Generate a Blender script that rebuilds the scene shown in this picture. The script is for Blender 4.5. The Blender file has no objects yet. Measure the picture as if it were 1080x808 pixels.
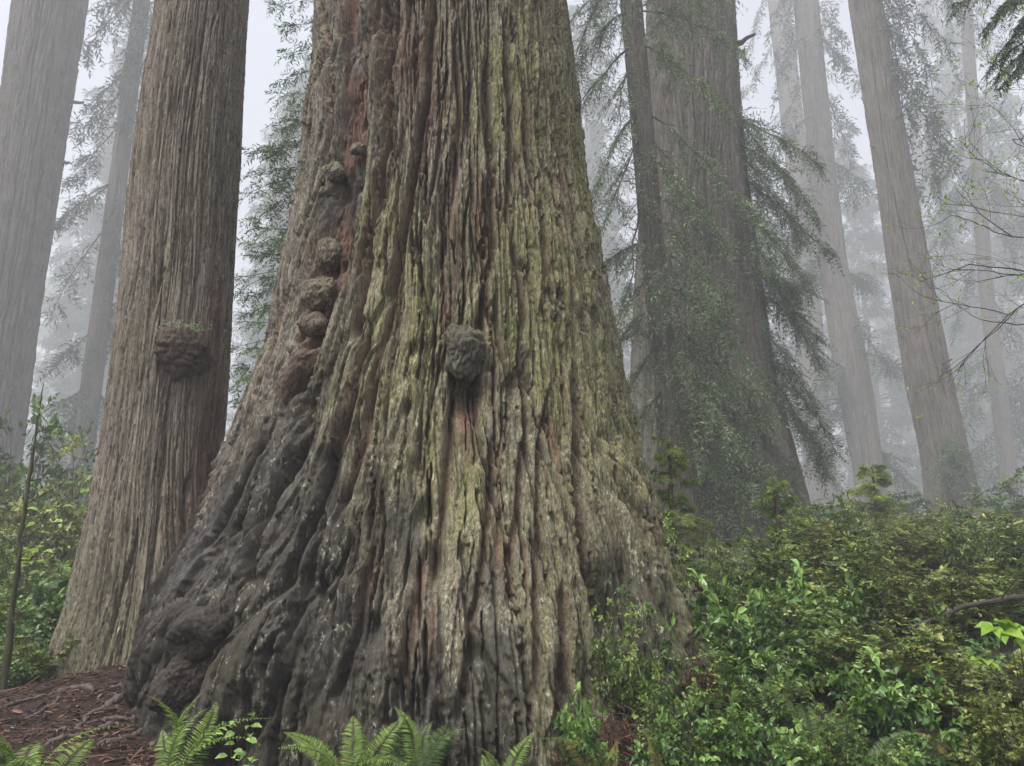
import bpy, bmesh, math, random
import numpy as np
from mathutils import Vector

sc = bpy.context.scene
COL = sc.collection
R = np.random.default_rng(7)
rad = math.radians

# ------------------------------------------------------------------ camera
F, PITCH, EYE = 780.0, rad(14.5), 1.6
cp, sp = math.cos(PITCH), math.sin(PITCH)
cam_d = bpy.data.cameras.new('camera'); cam = bpy.data.objects.new('camera', cam_d); COL.objects.link(cam)
cam.location = (0, 0, EYE); cam.rotation_euler = (math.pi/2 + PITCH, 0, 0)
cam_d.sensor_width = 36; cam_d.lens = F/1080*36; cam_d.clip_end = 1000; cam_d.clip_start = 0.05
sc.camera = cam

def ray(px, py):
    dx = (px-540)/F; dy = (404-py)/F
    return np.array([dx, cp-dy*sp, sp+dy*cp])
def at(px, py, Y):
    d = ray(px, py)
    return np.array([0, 0, EYE]) + d*(Y/d[1])

# ------------------------------------------------------------------ noise
def perlin(x, y, z, seed=0):
    x = np.asarray(x, np.float32); y = np.asarray(y, np.float32); z = np.asarray(z, np.float32)
    x, y, z = np.broadcast_arrays(x, y, z)
    fx, fy, fz = np.floor(x), np.floor(y), np.floor(z)
    ix, iy, iz = fx.astype(np.int32), fy.astype(np.int32), fz.astype(np.int32)
    x = x-fx; y = y-fy; z = z-fz
    u = x*x*x*(x*(x*6-15)+10); v = y*y*y*(y*(y*6-15)+10); w = z*z*z*(z*(z*6-15)+10)
    def g(i, j, k):
        h = ((ix+i).astype(np.uint32)*np.uint32(374761393) + (iy+j).astype(np.uint32)*np.uint32(668265263)
             + (iz+k).astype(np.uint32)*np.uint32(2147483647) + np.uint32(seed*974711 & 0xffffffff))
        h = (h ^ (h >> np.uint32(13)))*np.uint32(1274126177)
        h = (h ^ (h >> np.uint32(16)))*np.uint32(2246822519)
        h = h ^ (h >> np.uint32(15))
        gx = (h & np.uint32(1023)).astype(np.float32)/511.5-1
        gy = ((h >> np.uint32(10)) & np.uint32(1023)).astype(np.float32)/511.5-1
        gz = ((h >> np.uint32(20)) & np.uint32(1023)).astype(np.float32)/511.5-1
        return gx*(x-i)+gy*(y-j)+gz*(z-k)
    a = g(0,0,0); a += u*(g(1,0,0)-a)
    b = g(0,1,0); b += u*(g(1,1,0)-b)
    a += v*(b-a)
    c = g(0,0,1); c += u*(g(1,0,1)-c)
    d = g(0,1,1); d += u*(g(1,1,1)-d)
    c += v*(d-c)
    return a + w*(c-a)
def sstep(a, b, x):
    t = np.clip((x-a)/(b-a), 0, 1); return t*t*(3-2*t)
def nrm(a):
    return a/np.maximum(np.linalg.norm(a, axis=-1, keepdims=True), 1e-9)

# ------------------------------------------------------------------ terrain
def terrain(x, y, rough=True):
    x = np.asarray(x, float); y = np.asarray(y, float)
    hr = np.interp(y, [-60,0,5,8,12,17,24,34,62,105,640], [-.7,-.05,.05,.40,1.1,1.75,2.35,2.85,4.6,7.2,22])
    hl = np.interp(y, [-60,0,8,12,25,60,190,640], [-.5,0,.05,.2,.5,1.6,5,14])
    t = sstep(-1.5, 4.5, x - .12*np.maximum(y-10, 0))
    h = hl*(1-t) + hr*t
    h = h + .52*np.exp(-(((x+3.9)/1.9)**2 + ((y-8.7)/1.5)**2))
    if rough:
        h = h + .10*perlin(x*.6, y*.6, 0*x, 3) + .05*perlin(x*2.1, y*2.1, 0*x, 4)
    return h

# ------------------------------------------------------------------ mesh buffers
class Buf:
    def __init__(s): s.v=[]; s.q=[]; s.t=[]; s.tone=[]; s.qm=[]; s.tm=[]; s.n=0
    def add(s, v, q=None, t=None, tone=0.5, m=0):
        v = np.asarray(v, np.float32).reshape(-1, 3)
        s.v.append(v); s.tone.append(np.broadcast_to(np.asarray(tone, np.float32), (len(v),)))
        if q is not None and len(q): q = np.asarray(q).reshape(-1,4); s.q.append(q+s.n); s.qm.append(np.full(len(q), m))
        if t is not None and len(t): t = np.asarray(t).reshape(-1,3); s.t.append(t+s.n); s.tm.append(np.full(len(t), m))
        s.n += len(v)
    def build(s, name, mats, origin=(0,0,0), parent=None, smooth=False, attrs=None):
        me = bpy.data.meshes.new(name)
        v = np.concatenate(s.v) - np.asarray(origin, np.float32)
        q = np.concatenate(s.q) if s.q else np.zeros((0,4), int)
        t = np.concatenate(s.t) if s.t else np.zeros((0,3), int)
        nq, nt = len(q), len(t)
        me.vertices.add(len(v)); me.vertices.foreach_set('co', v.astype(np.float32).ravel())
        me.loops.add(nq*4+nt*3)
        me.loops.foreach_set('vertex_index', np.concatenate([q.ravel(), t.ravel()]).astype(np.int32))
        me.polygons.add(nq+nt)
        starts = np.concatenate([np.arange(nq)*4, nq*4+np.arange(nt)*3]).astype(np.int32)
        me.polygons.foreach_set('loop_start', starts)
        mi = np.concatenate((s.qm or []) + (s.tm or [])).astype(np.int32)
        me.polygons.foreach_set('material_index', mi)
        me.polygons.foreach_set('use_smooth', np.full(nq+nt, smooth))
        a = me.attributes.new('tone', 'FLOAT', 'POINT'); a.data.foreach_set('value', np.concatenate(s.tone).astype(np.float32))
        for k, arr in (attrs or {}).items():
            a = me.attributes.new(k, 'FLOAT_COLOR', 'POINT'); a.data.foreach_set('color', arr.astype(np.float32).ravel())
        for m in (mats if isinstance(mats, (list, tuple)) else [mats]): me.materials.append(m)
        me.update(calc_edges=True); me.validate()
        o = bpy.data.objects.new(name, me); COL.objects.link(o)
        if parent is not None: o.parent = parent
        else: o.location = origin
        return o

def grid_faces(nr, nc, wrap=False):
    i = np.arange(nr-1)[:,None]; j = np.arange(nc if wrap else nc-1)[None,:]
    j2 = (j+1) % nc
    return np.stack([i*nc+j, i*nc+j2, (i+1)*nc+j2, (i+1)*nc+j], -1).reshape(-1,4)

def tubes(buf, P, rr, k=4, m=0, tone=.5):
    """P (N,M,3) paths, rr (N,M) radii, all tubes at once"""
    P = np.asarray(P, float); 
    if P.ndim == 2: P = P[None]
    rr = np.broadcast_to(np.asarray(rr, float), P.shape[:2])
    N, M, _ = P.shape
    T = nrm(np.gradient(P, axis=1))
    ref = np.where(np.abs(T[:,:1,2:3]) > .9, np.array([1.,0,0]), np.array([0,0,1.]))
    A = nrm(np.cross(T, np.broadcast_to(ref, T.shape))); B = np.cross(T, A)
    ang = np.arange(k)*2*math.pi/k
    V = P[:,:,None,:] + rr[:,:,None,None]*(A[:,:,None,:]*np.cos(ang)[None,None,:,None] + B[:,:,None,:]*np.sin(ang)[None,None,:,None])
    f = grid_faces(M, k, True)
    q = (f[None] + (np.arange(N)*M*k)[:,None,None]).reshape(-1,4)
    tn = np.broadcast_to(np.asarray(tone, float).reshape(-1,1), (N, M*k)).ravel() if np.ndim(tone) else tone
    buf.add(V.reshape(-1,3), q=q, m=m, tone=tn)

def leaves(buf, b, d, n, L, W, tone, m=1, shape='diamond', curl=0.0):
    """b,d,n (K,3); L,W (K,)"""
    d = nrm(d); s = nrm(np.cross(d, n)); n = np.cross(s, d)
    L = np.broadcast_to(np.asarray(L, float), (len(b),))[:,None]; W = np.broadcast_to(np.asarray(W, float), (len(b),))[:,None]
    tone = np.broadcast_to(np.asarray(tone, float), (len(b),))
    K = len(b)
    if shape == 'diamond':
        V = np.stack([b, b+d*L*.45+s*W*.5, b+d*L-n*L*curl, b+d*L*.45-s*W*.5], 1)
        q = np.arange(K*4).reshape(-1,4)
        buf.add(V.reshape(-1,3), q=q, tone=np.repeat(tone,4), m=m)
    else:   # oval leaf with a folded midrib
        up = n*W*.16
        V = np.stack([b, b+d*L*.28-up*.6*0, b+d*L*.28+s*W*.44+up, b+d*L*.28-s*W*.44+up,
                      b+d*L*.62, b+d*L*.62+s*W*.42+up, b+d*L*.62-s*W*.42+up, b+d*L-n*L*(.12+curl)], 1)
        o = (np.arange(K)*8)[:,None,None]
        q = np.array([[1,4,5,2],[1,3,6,4]])[None]+o
        t = np.array([[0,1,2],[0,3,1],[4,7,5],[4,6,7]])[None]+o
        buf.add(V.reshape(-1,3), q=q.reshape(-1,4), t=t.reshape(-1,3), tone=np.repeat(tone,8), m=m)

def sprays(buf, o, d, ln, up, nl, ll, lw, rng, droop=.1, ang=55, tone=.5, tvar=.25, shape='diamond', m=1, jit=.25, taper=True, stem=0.0, alternate=False):
    """N twigs each with nl pairs of leaves set along both sides"""
    N = len(o); d = nrm(d); ln = np.broadcast_to(np.asarray(ln,float),(N,))
    t = np.linspace(.12, 1, nl)
    P = o[:,None]+d[:,None]*(ln[:,None]*t)[:,:,None]
    P[:,:,2] -= droop*ln[:,None]*t**2
    T = np.broadcast_to(d[:,None], P.shape).copy(); T[:,:,2] -= 2*droop*t; T = nrm(T)
    side = nrm(np.cross(T, np.broadcast_to(up[:,None], P.shape)))
    ca, sa = math.cos(rad(ang)), math.sin(rad(ang))
    prof = (.65+.6*np.sin(math.pi*np.clip(t*.85+.15,0,1))) if taper else np.ones_like(t)
    ttw = np.clip(tone + tvar*rng.normal(size=N)*.8, 0, 1)
    for sgn in (-1, 1, 0):
        if sgn == 0:
            b = P[:,-1:]; D = T[:,-1:]; pr = np.ones((N,1))
        else:
            b = P; D = T*ca + sgn*side*sa; pr = np.broadcast_to(prof, (N,nl))
            if alternate: b = b + T*(sgn*.25*ln[:,None,None]/nl)
        K = b.shape[0]*b.shape[1]
        D = D.reshape(-1,3) + jit*rng.normal(size=(K,3))
        nn = np.repeat(up, b.shape[1], 0) + jit*1.3*rng.normal(size=(K,3))
        tn = np.clip(np.repeat(ttw, b.shape[1]) + tvar*.5*rng.normal(size=K), 0, 1)
        sz = rng.uniform(.75,1.2,K)*pr.ravel()
        leaves(buf, b.reshape(-1,3), D, nn, ll*sz, lw*sz, tn, m=m, shape=shape, curl=.08)
    if stem > 0:
        tt = np.linspace(0,1,4)
        PP = o[:,None]+d[:,None]*(ln[:,None]*tt)[:,:,None]; PP[:,:,2] -= droop*ln[:,None]*tt**2
        tubes(buf, PP, stem*np.linspace(1,.4,4)[None], k=3, m=0)

def bough(buf, p0, p1, sag, ntw, twl, nl, ll, lw, rng, hang=.5, r0=.02, tone=.5, tstart=.15, tvar=.22, k=4):
    """one drooping conifer branch with side twigs that carry leaves"""
    p0 = np.asarray(p0,float); p1 = np.asarray(p1,float); L = np.linalg.norm(p1-p0)
    t = np.linspace(0,1,10)[:,None]
    wob = np.cumsum(rng.normal(size=(10,3))*.02*L, 0); wob -= wob[0]
    P = p0*(1-t)+p1*t + np.array([0,0,1.])*sag*L*4*t*(1-t) + wob*t
    tubes(buf, P[None], (r0*np.linspace(1,.2,10))[None], k=k, m=0)
    tt = np.sort(rng.uniform(tstart, 1, ntw))
    idx = tt*9; i = np.minimum(idx.astype(int), 8); f = (idx-i)[:,None]
    o = P[i]*(1-f)+P[i+1]*f; T = nrm(P[i+1]-P[i])
    side = nrm(np.cross(T, np.array([[0,0,1.]])))
    sg = np.where(np.arange(ntw) % 2 == 0, 1, -1)[:,None]
    d = T*.55 + side*sg*rng.uniform(.3,1,(ntw,1)) + np.array([[0,0,-1.]])*hang*rng.uniform(.4,1.3,(ntw,1)) + .2*rng.normal(size=(ntw,3))
    ln = twl*rng.uniform(.5,1.2,ntw)*(1.15-.6*tt)
    up = np.array([[0,0,1.]]) + .35*rng.normal(size=(ntw,3)) + nrm(T)*.3
    sprays(buf, o, d, ln, up, nl, ll, lw, rng, droop=.25, ang=52, tone=tone, tvar=tvar, stem=r0*.16)
    return P

# ------------------------------------------------------------------ naming helpers
def tag(o, label, cat, group=None, kind=None):
    if label: o['label'] = label
    if cat: o['category'] = cat
    if group: o['group'] = group
    if kind: o['kind'] = kind
    return o
def thing(name, label, cat, loc=(0,0,0), rz=0, group=None):
    o = bpy.data.objects.new(name, None); COL.objects.link(o)
    o.location = [float(c) for c in loc]; o.rotation_euler = (0,0,rz); o.empty_display_size = .2
    return tag(o, label, cat, group)
def dup(root, loc, rz=0, scale=(1,1,1), label=None, group=None):
    r = root.copy(); COL.objects.link(r); r.location = [float(c) for c in loc]; r.rotation_euler = (0,0,rz); r.scale = scale
    if label: r['label'] = label
    if group: r['group'] = group
    for ch in list(root.children):
        c = ch.copy(); COL.objects.link(c); c.parent = r
        for g in ch.children:
            d = g.copy(); COL.objects.link(d); d.parent = c
    return r

# ------------------------------------------------------------------ materials
class NT:
    def __init__(s, name):
        s.m = bpy.data.materials.new(name); s.m.use_nodes = True
        s.t = s.m.node_tree; s.t.nodes.clear(); s.N = s.t.nodes.new; s.L = s.t.links.new
        s.out = s.N('ShaderNodeOutputMaterial')
    def put(s, sock, v):
        if v is None: return
        if hasattr(v, 'is_linked') or isinstance(v, bpy.types.NodeSocket): s.L(v, sock)
        else: sock.default_value = v
    def attr(s, n, out='Fac'):
        a = s.N('ShaderNodeAttribute'); a.attribute_name = n; return a.outputs[out]
    def coord(s, scale=(1,1,1), kind='Object'):
        c = s.N('ShaderNodeTexCoord'); m = s.N('ShaderNodeMapping'); m.inputs['Scale'].default_value = scale
        s.L(c.outputs[kind], m.inputs['Vector']); return m.outputs[0]
    def noise(s, vec, scale, detail=4, rough=.6, dist=0.0):
        n = s.N('ShaderNodeTexNoise'); s.L(vec, n.inputs['Vector'])
        n.inputs['Scale'].default_value = scale; n.inputs['Detail'].default_value = detail
        n.inputs['Roughness'].default_value = rough; n.inputs['Distortion'].default_value = dist
        return n.outputs['Fac']
    def voronoi(s, vec, scale, out='Distance'):
        n = s.N('ShaderNodeTexVoronoi'); s.L(vec, n.inputs['Vector']); n.inputs['Scale'].default_value = scale
        return n.outputs[out]
    def rng(s, v, a, b, c=0., d=1., smooth=True):
        n = s.N('ShaderNodeMapRange'); n.interpolation_type = 'SMOOTHSTEP' if smooth else 'LINEAR'
        s.put(n.inputs[0], v)
        for i, x in zip((1,2,3,4), (a,b,c,d)): n.inputs[i].default_value = x
        return n.outputs[0]
    def math(s, op, a, b=0.5):
        n = s.N('ShaderNodeMath'); n.operation = op; s.put(n.inputs[0], a); s.put(n.inputs[1], b); return n.outputs[0]
    def mix(s, f, a, b):
        n = s.N('ShaderNodeMix'); n.data_type = 'RGBA'
        s.put(n.inputs['Factor'], f)
        A = [i for i in n.inputs if i.name=='A' and i.type=='RGBA'][0]; B = [i for i in n.inputs if i.name=='B' and i.type=='RGBA'][0]
        s.put(A, a if not isinstance(a, tuple) else (*a,1)); s.put(B, b if not isinstance(b, tuple) else (*b,1))
        return [o for o in n.outputs if o.type=='RGBA'][0]
    def bump(s, h, strength, dist):
        n = s.N('ShaderNodeBump'); s.L(h, n.inputs['Height']); n.inputs['Strength'].default_value = strength; n.inputs['Distance'].default_value = dist
        return n.outputs[0]
    def bsdf(s, col, rough=.8, normal=None, spec=.5):
        b = s.N('ShaderNodeBsdfPrincipled'); s.put(b.inputs['Base Color'], (*col,1) if isinstance(col, tuple) else col)
        s.put(b.inputs['Roughness'], rough); b.inputs['Specular IOR Level'].default_value = spec
        if normal is not None: s.L(normal, b.inputs['Normal'])
        return b.outputs[0]
    def done(s, sh): s.L(sh, s.out.inputs['Surface']); return s.m

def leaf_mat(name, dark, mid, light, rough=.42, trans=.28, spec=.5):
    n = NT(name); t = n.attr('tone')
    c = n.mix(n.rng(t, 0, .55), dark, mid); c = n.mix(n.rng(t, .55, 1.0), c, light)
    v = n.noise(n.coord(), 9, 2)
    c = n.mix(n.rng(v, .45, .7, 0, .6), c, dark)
    b = n.bsdf(c, rough, spec=spec)
    tr = n.N('ShaderNodeBsdfTranslucent'); n.L(c, tr.inputs['Color'])
    mx = n.N('ShaderNodeMixShader'); mx.inputs[0].default_value = trans
    n.L(b, mx.inputs[1]); n.L(tr.outputs[0], mx.inputs[2])
    return n.done(mx.outputs[0])

def wood_mat(name, a, b, rough=.85, scale=(8,8,1.5)):
    n = NT(name); v = n.coord(scale); f = n.noise(v, 3, 5)
    c = n.mix(n.rng(f,.3,.7), a, b)
    return n.done(n.bsdf(c, rough, n.bump(f,.6,.02), .3))

def bark_mat(name, grain=1.0, base=(.212,.190,.155), dark=(.050,.041,.034), red=(.155,.069,.040), moss=(.222,.214,.070), char_dark=(.022,.018,.016),
             pale=(.56,.56,.42), stretch=(7,7,.7), bump=.012, speck=24):
    """weathered redwood bark: the 'mask' attribute says where moss, red fibre, charred and other dark bark and pale lichen grow"""
    n = NT(name)
    sep = n.N('ShaderNodeSeparateColor'); n.L(n.attr('mask','Color'), sep.inputs[0]); pa = n.attr('mask','Alpha')
    vs = n.coord(stretch); vo = n.coord()
    fib = n.noise(vs, 2.2, 8, .7, .4); fine = n.noise(vs, 7, 6, .7); big = n.noise(vo, .9, 4); gr = n.noise(vo, 26, 5, .7)
    c = n.mix(n.rng(fib,.38,.60), dark, base)
    c = n.mix(n.rng(fine,.54,.66,0,.55), c, tuple(min(1,x*1.5) for x in base))
    c = n.mix(n.rng(fine,.46,.36,0,.6) if False else n.rng(n.math('SUBTRACT',1.0,fine),.54,.66,0,.6), c, tuple(x*.6 for x in dark))
    c = n.mix(n.rng(big,.4,.65,0,.45), c, tuple(x*.72+y*.28 for x,y in zip(base,(.23,.225,.215))))
    strip = n.noise(n.coord((3.2,3.2,.22)), 1.6, 4, .6)
    c = n.mix(n.rng(strip,.56,.70,0,.55), c, tuple(min(1,x*1.45) for x in base)); c = n.mix(n.rng(strip,.46,.34,0,.7), c, dark)
    c = n.mix(n.math('MULTIPLY', sep.outputs[1], n.rng(fine,.32,.62,.35,1)), c, red)
    c = n.mix(n.math('MULTIPLY', sep.outputs[2], n.rng(gr,.2,.6,.65,1)), c, char_dark)
    ms = n.math('MULTIPLY', sep.outputs[0], n.rng(n.math('ADD', n.math('MULTIPLY', gr,.6), n.math('MULTIPLY', fine,.4)), .36,.6))
    mossc = n.mix(n.rng(n.noise(vo,5,4),.35,.65), moss, tuple(x*f for x,f in zip(moss,(.62,.72,.6))))
    c = n.mix(ms, c, mossc)
    sp_ = n.math('MULTIPLY', pa, n.math('MULTIPLY', n.rng(n.noise(n.coord((1,1,.45)), 19, 6, .8), .54,.62,0,.85), n.rng(n.noise(n.coord((1,1,.35)),4,5,.75),.44,.60)))
    c = n.mix(sp_, c, pale)
    g2 = n.noise(n.coord((1,1,.26)), 56, 5, .8); g3 = n.noise(n.coord((1,1,.22)), 34, 5, .75)
    c = n.mix(n.rng(g2,.51,.60,0,.8*grain), c, n.mix(.65, c, (.012,.010,.009)))
    c = n.mix(n.rng(g3,.53,.63,0,.85), c, (.016,.012,.010))
    c = n.mix(n.math('MULTIPLY', n.math('MULTIPLY', n.rng(g2,.48,.38,0,.6*grain), n.rng(sep.outputs[1],.1,.7,1,.15)), n.rng(big,.3,.6,.35,1)), c, n.mix(n.rng(sep.outputs[2],.2,.9), n.mix(ms, tuple(min(1,x*2.2) for x in base), tuple(min(1,x*2.0) for x in moss)), (.085,.074,.066)))
    h = n.math('ADD', n.math('ADD', n.math('MULTIPLY', fine,.6), n.math('MULTIPLY', gr,.5)), n.math('MULTIPLY', g2,-.5))
    rough = n.rng(n.math('MULTIPLY', sep.outputs[2], n.rng(big,.3,.7)), 0, 1, .9, .38)
    return n.done(n.bsdf(c, rough, n.bump(h, .9, bump), .35))

M = {}
M['bark_main'] = bark_mat('mossy_redwood_bark')
M['bark_left'] = bark_mat('grey_redwood_bark', grain=.4, base=(.27,.232,.185), dark=(.078,.060,.047), moss=(.21,.20,.10), stretch=(9,9,.6))
M['bark_far'] = bark_mat('plain_redwood_bark', grain=.3, base=(.165,.143,.12), dark=(.058,.048,.042), moss=(.09,.10,.05), stretch=(4,4,.35), bump=.03)
M['burl'] = bark_mat('burl_bark', base=(.17,.14,.105), dark=(.05,.038,.032), stretch=(8,8,6), moss=(.085,.088,.033))
M['twig'] = wood_mat('twig_bark', (.06,.045,.035), (.11,.085,.065))
M['dark_twig'] = wood_mat('dark_twig_bark', (.035,.03,.027), (.07,.058,.05))
M['stem_green'] = wood_mat('mossy_stem', (.035,.036,.018), (.075,.075,.03))
M['root'] = wood_mat('root_wood', (.05,.038,.034), (.12,.095,.085), .7)
M['conifer'] = leaf_mat('conifer_needles', (0.024, 0.057, 0.018), (0.088, 0.169, 0.046), (0.176, 0.284, 0.074), .5, .2)
M['conifer_far'] = leaf_mat('far_conifer_needles', (0.024, 0.046, 0.024), (0.054, 0.092, 0.046), (0.101, 0.149, 0.068), .6, .2)
M['conifer_tip'] = leaf_mat('sapling_needles', (0.041, 0.088, 0.016), (0.149, 0.243, 0.041), (0.365, 0.446, 0.081), .5, .3)
M['hemlock'] = leaf_mat('hemlock_needles', (.04,.072,.028), (.14,.21,.085), (.30,.39,.17), .5, .2)
M['huckle'] = leaf_mat('huckleberry_leaves', (.020,.046,.009), (.095,.165,.026), (.30,.40,.085), .36, .25, .5)
M['huckle_olive'] = leaf_mat('olive_huckleberry_leaves', (.032,.052,.010), (.135,.18,.032), (.38,.41,.10), .38, .25, .5)
M['huckle_yellow'] = leaf_mat('yellowing_leaves', (0.068, 0.068, 0.016), (0.162, 0.162, 0.030), (0.324, 0.270, 0.054), .4, .3)
M['undergrowth'] = leaf_mat('undergrowth_leaves', (.024,.050,.010), (.12,.19,.035), (.36,.44,.11), .4, .25)
M['salal'] = leaf_mat('salal_leaves', (.026,.068,.014), (.095,.20,.036), (.27,.43,.105), .33, .22, .55)
M['bright'] = leaf_mat('fresh_leaves', (0.127, 0.241, 0.023), (0.241, 0.414, 0.040), (0.391, 0.552, 0.092), .45, .4)
M['fern'] = leaf_mat('fern_pinnae', (.055,.105,.016), (.17,.27,.042), (.33,.42,.09), .45, .32)
M['fern_dark'] = leaf_mat('dark_fern_pinnae', (.03,.062,.016), (.085,.145,.032), (.17,.24,.06), .45, .25)  # deeper green tone for some ferns and stray fronds
M['fern_old'] = leaf_mat('browning_fern_pinnae', (0.081, 0.074, 0.016), (0.176, 0.162, 0.034), (0.351, 0.203, 0.041), .5, .3)

# ------------------------------------------------------------------ ground
def ground_mat():
    n = NT('forest_floor'); v = n.coord()
    a = n.noise(v, 3, 6, .7); b = n.noise(v, 30, 6, .75); c2 = n.noise(v, .5, 3)
    c = n.mix(n.rng(a,.35,.65), (.020,.010,.008), (.042,.020,.015))
    c = n.mix(n.rng(b,.48,.68), c, (.075,.040,.030))
    c = n.mix(n.rng(n.voronoi(n.coord((1,.4,1)), 28),.05,.2,.6,0), c, (.014,.010,.008))
    c = n.mix(n.rng(n.attr('tone'),.2,.8), c, n.mix(n.rng(b,.3,.7),(.02,.02,.012),(.05,.045,.025)))
    h = n.math('ADD', n.math('MULTIPLY', a,.6), b)
    return n.done(n.bsdf(c, .85, n.bump(h,1,.05), .35))
u = np.linspace(-1,1,420)
gx = -1 + 500*(.025*u + .975*np.abs(u)**3.2*np.sign(u)); gy = 7 + np.where(u<0, 55, 620)*(np.where(u<0,.2,.03)*u + np.where(u<0,.8,.97)*np.abs(u)**3.2*np.sign(u))
GX, GY = np.meshgrid(gx, gy)
GZ = terrain(GX, GY)
GZ = GZ + .03*perlin(GX*5, GY*5, 0*GX, 9) + .016*perlin(GX*13, GY*13, 0*GX, 11)
soil = np.exp(-(((GX+3.7)/2.6)**2+((GY-7.6)/2.4)**2))
b = Buf(); b.add(np.stack([GX,GY,GZ],-1), q=grid_faces(420,420), tone=(1-sstep(.12,.5,soil)).ravel())
g = b.build('ground', ground_mat(), smooth=True); g['kind'] = 'structure'; g['label'] = 'reddish brown forest floor rising to the right'

# ------------------------------------------------------------------ trunks
def outline(left, right, dist, y0, y1, ztop=None):
    """photo outline of a trunk at a given distance -> centre and radius by height"""
    ys = np.arange(y0, y1+1, 12.)
    xl = np.interp(ys, [p[1] for p in left], [p[0] for p in left]); xr = np.interp(ys, [p[1] for p in right], [p[0] for p in right])
    # extrapolate above the given points
    out = []
    for y, a, c in zip(ys, xl, xr):
        da, dc = ray(a, y), ray(c, y)
        aa, ac = math.atan2(da[0],da[1]), math.atan2(dc[0],dc[1])
        ca, h = (aa+ac)/2, (ac-aa)/2
        el = .5*(da[2]/math.hypot(da[0],da[1]) + dc[2]/math.hypot(dc[0],dc[1]))
        out.append((EYE + el*dist*math.cos(h), dist*math.sin(ca), dist*math.cos(ca), dist*math.sin(h)))
    return np.array(sorted(out))
class Trunk: pass
def make_prof(left, right, dist, y0, y1, extra_top=0, zmin=None):
    a = outline(left, right, dist, y0, y1)
    for _ in range(2):
        k = np.array([.25,.5,.25]); s = a.copy()
        s[1:-1] = .25*a[:-2]+.5*a[1:-1]+.25*a[2:]; a = s
    t = Trunk(); t.a = a; t.z0 = a[0,0] if zmin is None else zmin; t.z1 = a[-1,0]+extra_top
    n = min(12, len(a)-1)
    t.slope = (a[-1]-a[-1-n])/(a[-1,0]-a[-1-n,0])
    def f(z):
        z = np.asarray(z, float)
        res = [np.interp(z, a[:,0], a[:,i]) + np.maximum(z-a[-1,0],0)*t.slope[i] for i in (1,2,3)]
        return res[0], res[1], np.maximum(res[2], .05)
    t.f = f
    return t
def on_trunk(t, px, py):
    """where the line of sight through a photo point meets the trunk: theta, z, r"""
    d = ray(px, py); d = d/math.hypot(d[0],d[1])
    for s in np.arange(2, 80, .01):
        p = np.array([0,0,EYE])+d*s
        cx, cy, r = t.f(p[2])
        if math.hypot(p[0]-cx, p[1]-cy) < r: break
    to = math.atan2(-cx, -cy)        # bearing from trunk to camera
    th = math.atan2(p[0]-cx, p[1]-cy) - to
    th = (th+math.pi) % (2*math.pi) - math.pi
    return th, p[2], float(r), p
def trunk_mesh(t, z0, z1, nf, nb, nr, disp, rowpow=1.0, half=rad(105)):
    """theta runs so that +theta is towards the LEFT of the photo"""
    th = np.concatenate([np.linspace(-half, half, nf), np.linspace(half, 2*math.pi-half, nb+2)[1:-1]])
    zz = z0+(z1-z0)*np.linspace(0,1,nr)**rowpow
    cx, cy, r = t.f(zz)
    to = np.arctan2(-cx, -cy)
    TH, Z = np.meshgrid(th, zz); Rr = np.repeat(r[:,None], len(th), 1)
    h, mask = disp(TH, Z, Rr)
    A = TH + to[:,None]
    dz = np.zeros_like(Z)
    if isinstance(h, tuple): h, dz = h
    V = np.stack([cx[:,None]+np.sin(A)*(Rr+h), cy[:,None]+np.cos(A)*(Rr+h), Z+dz], -1)
    b = Buf(); b.add(V, q=grid_faces(nr, len(th), True)[:, ::-1])
    return b, {'mask': mask.reshape(-1,4)}

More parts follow.
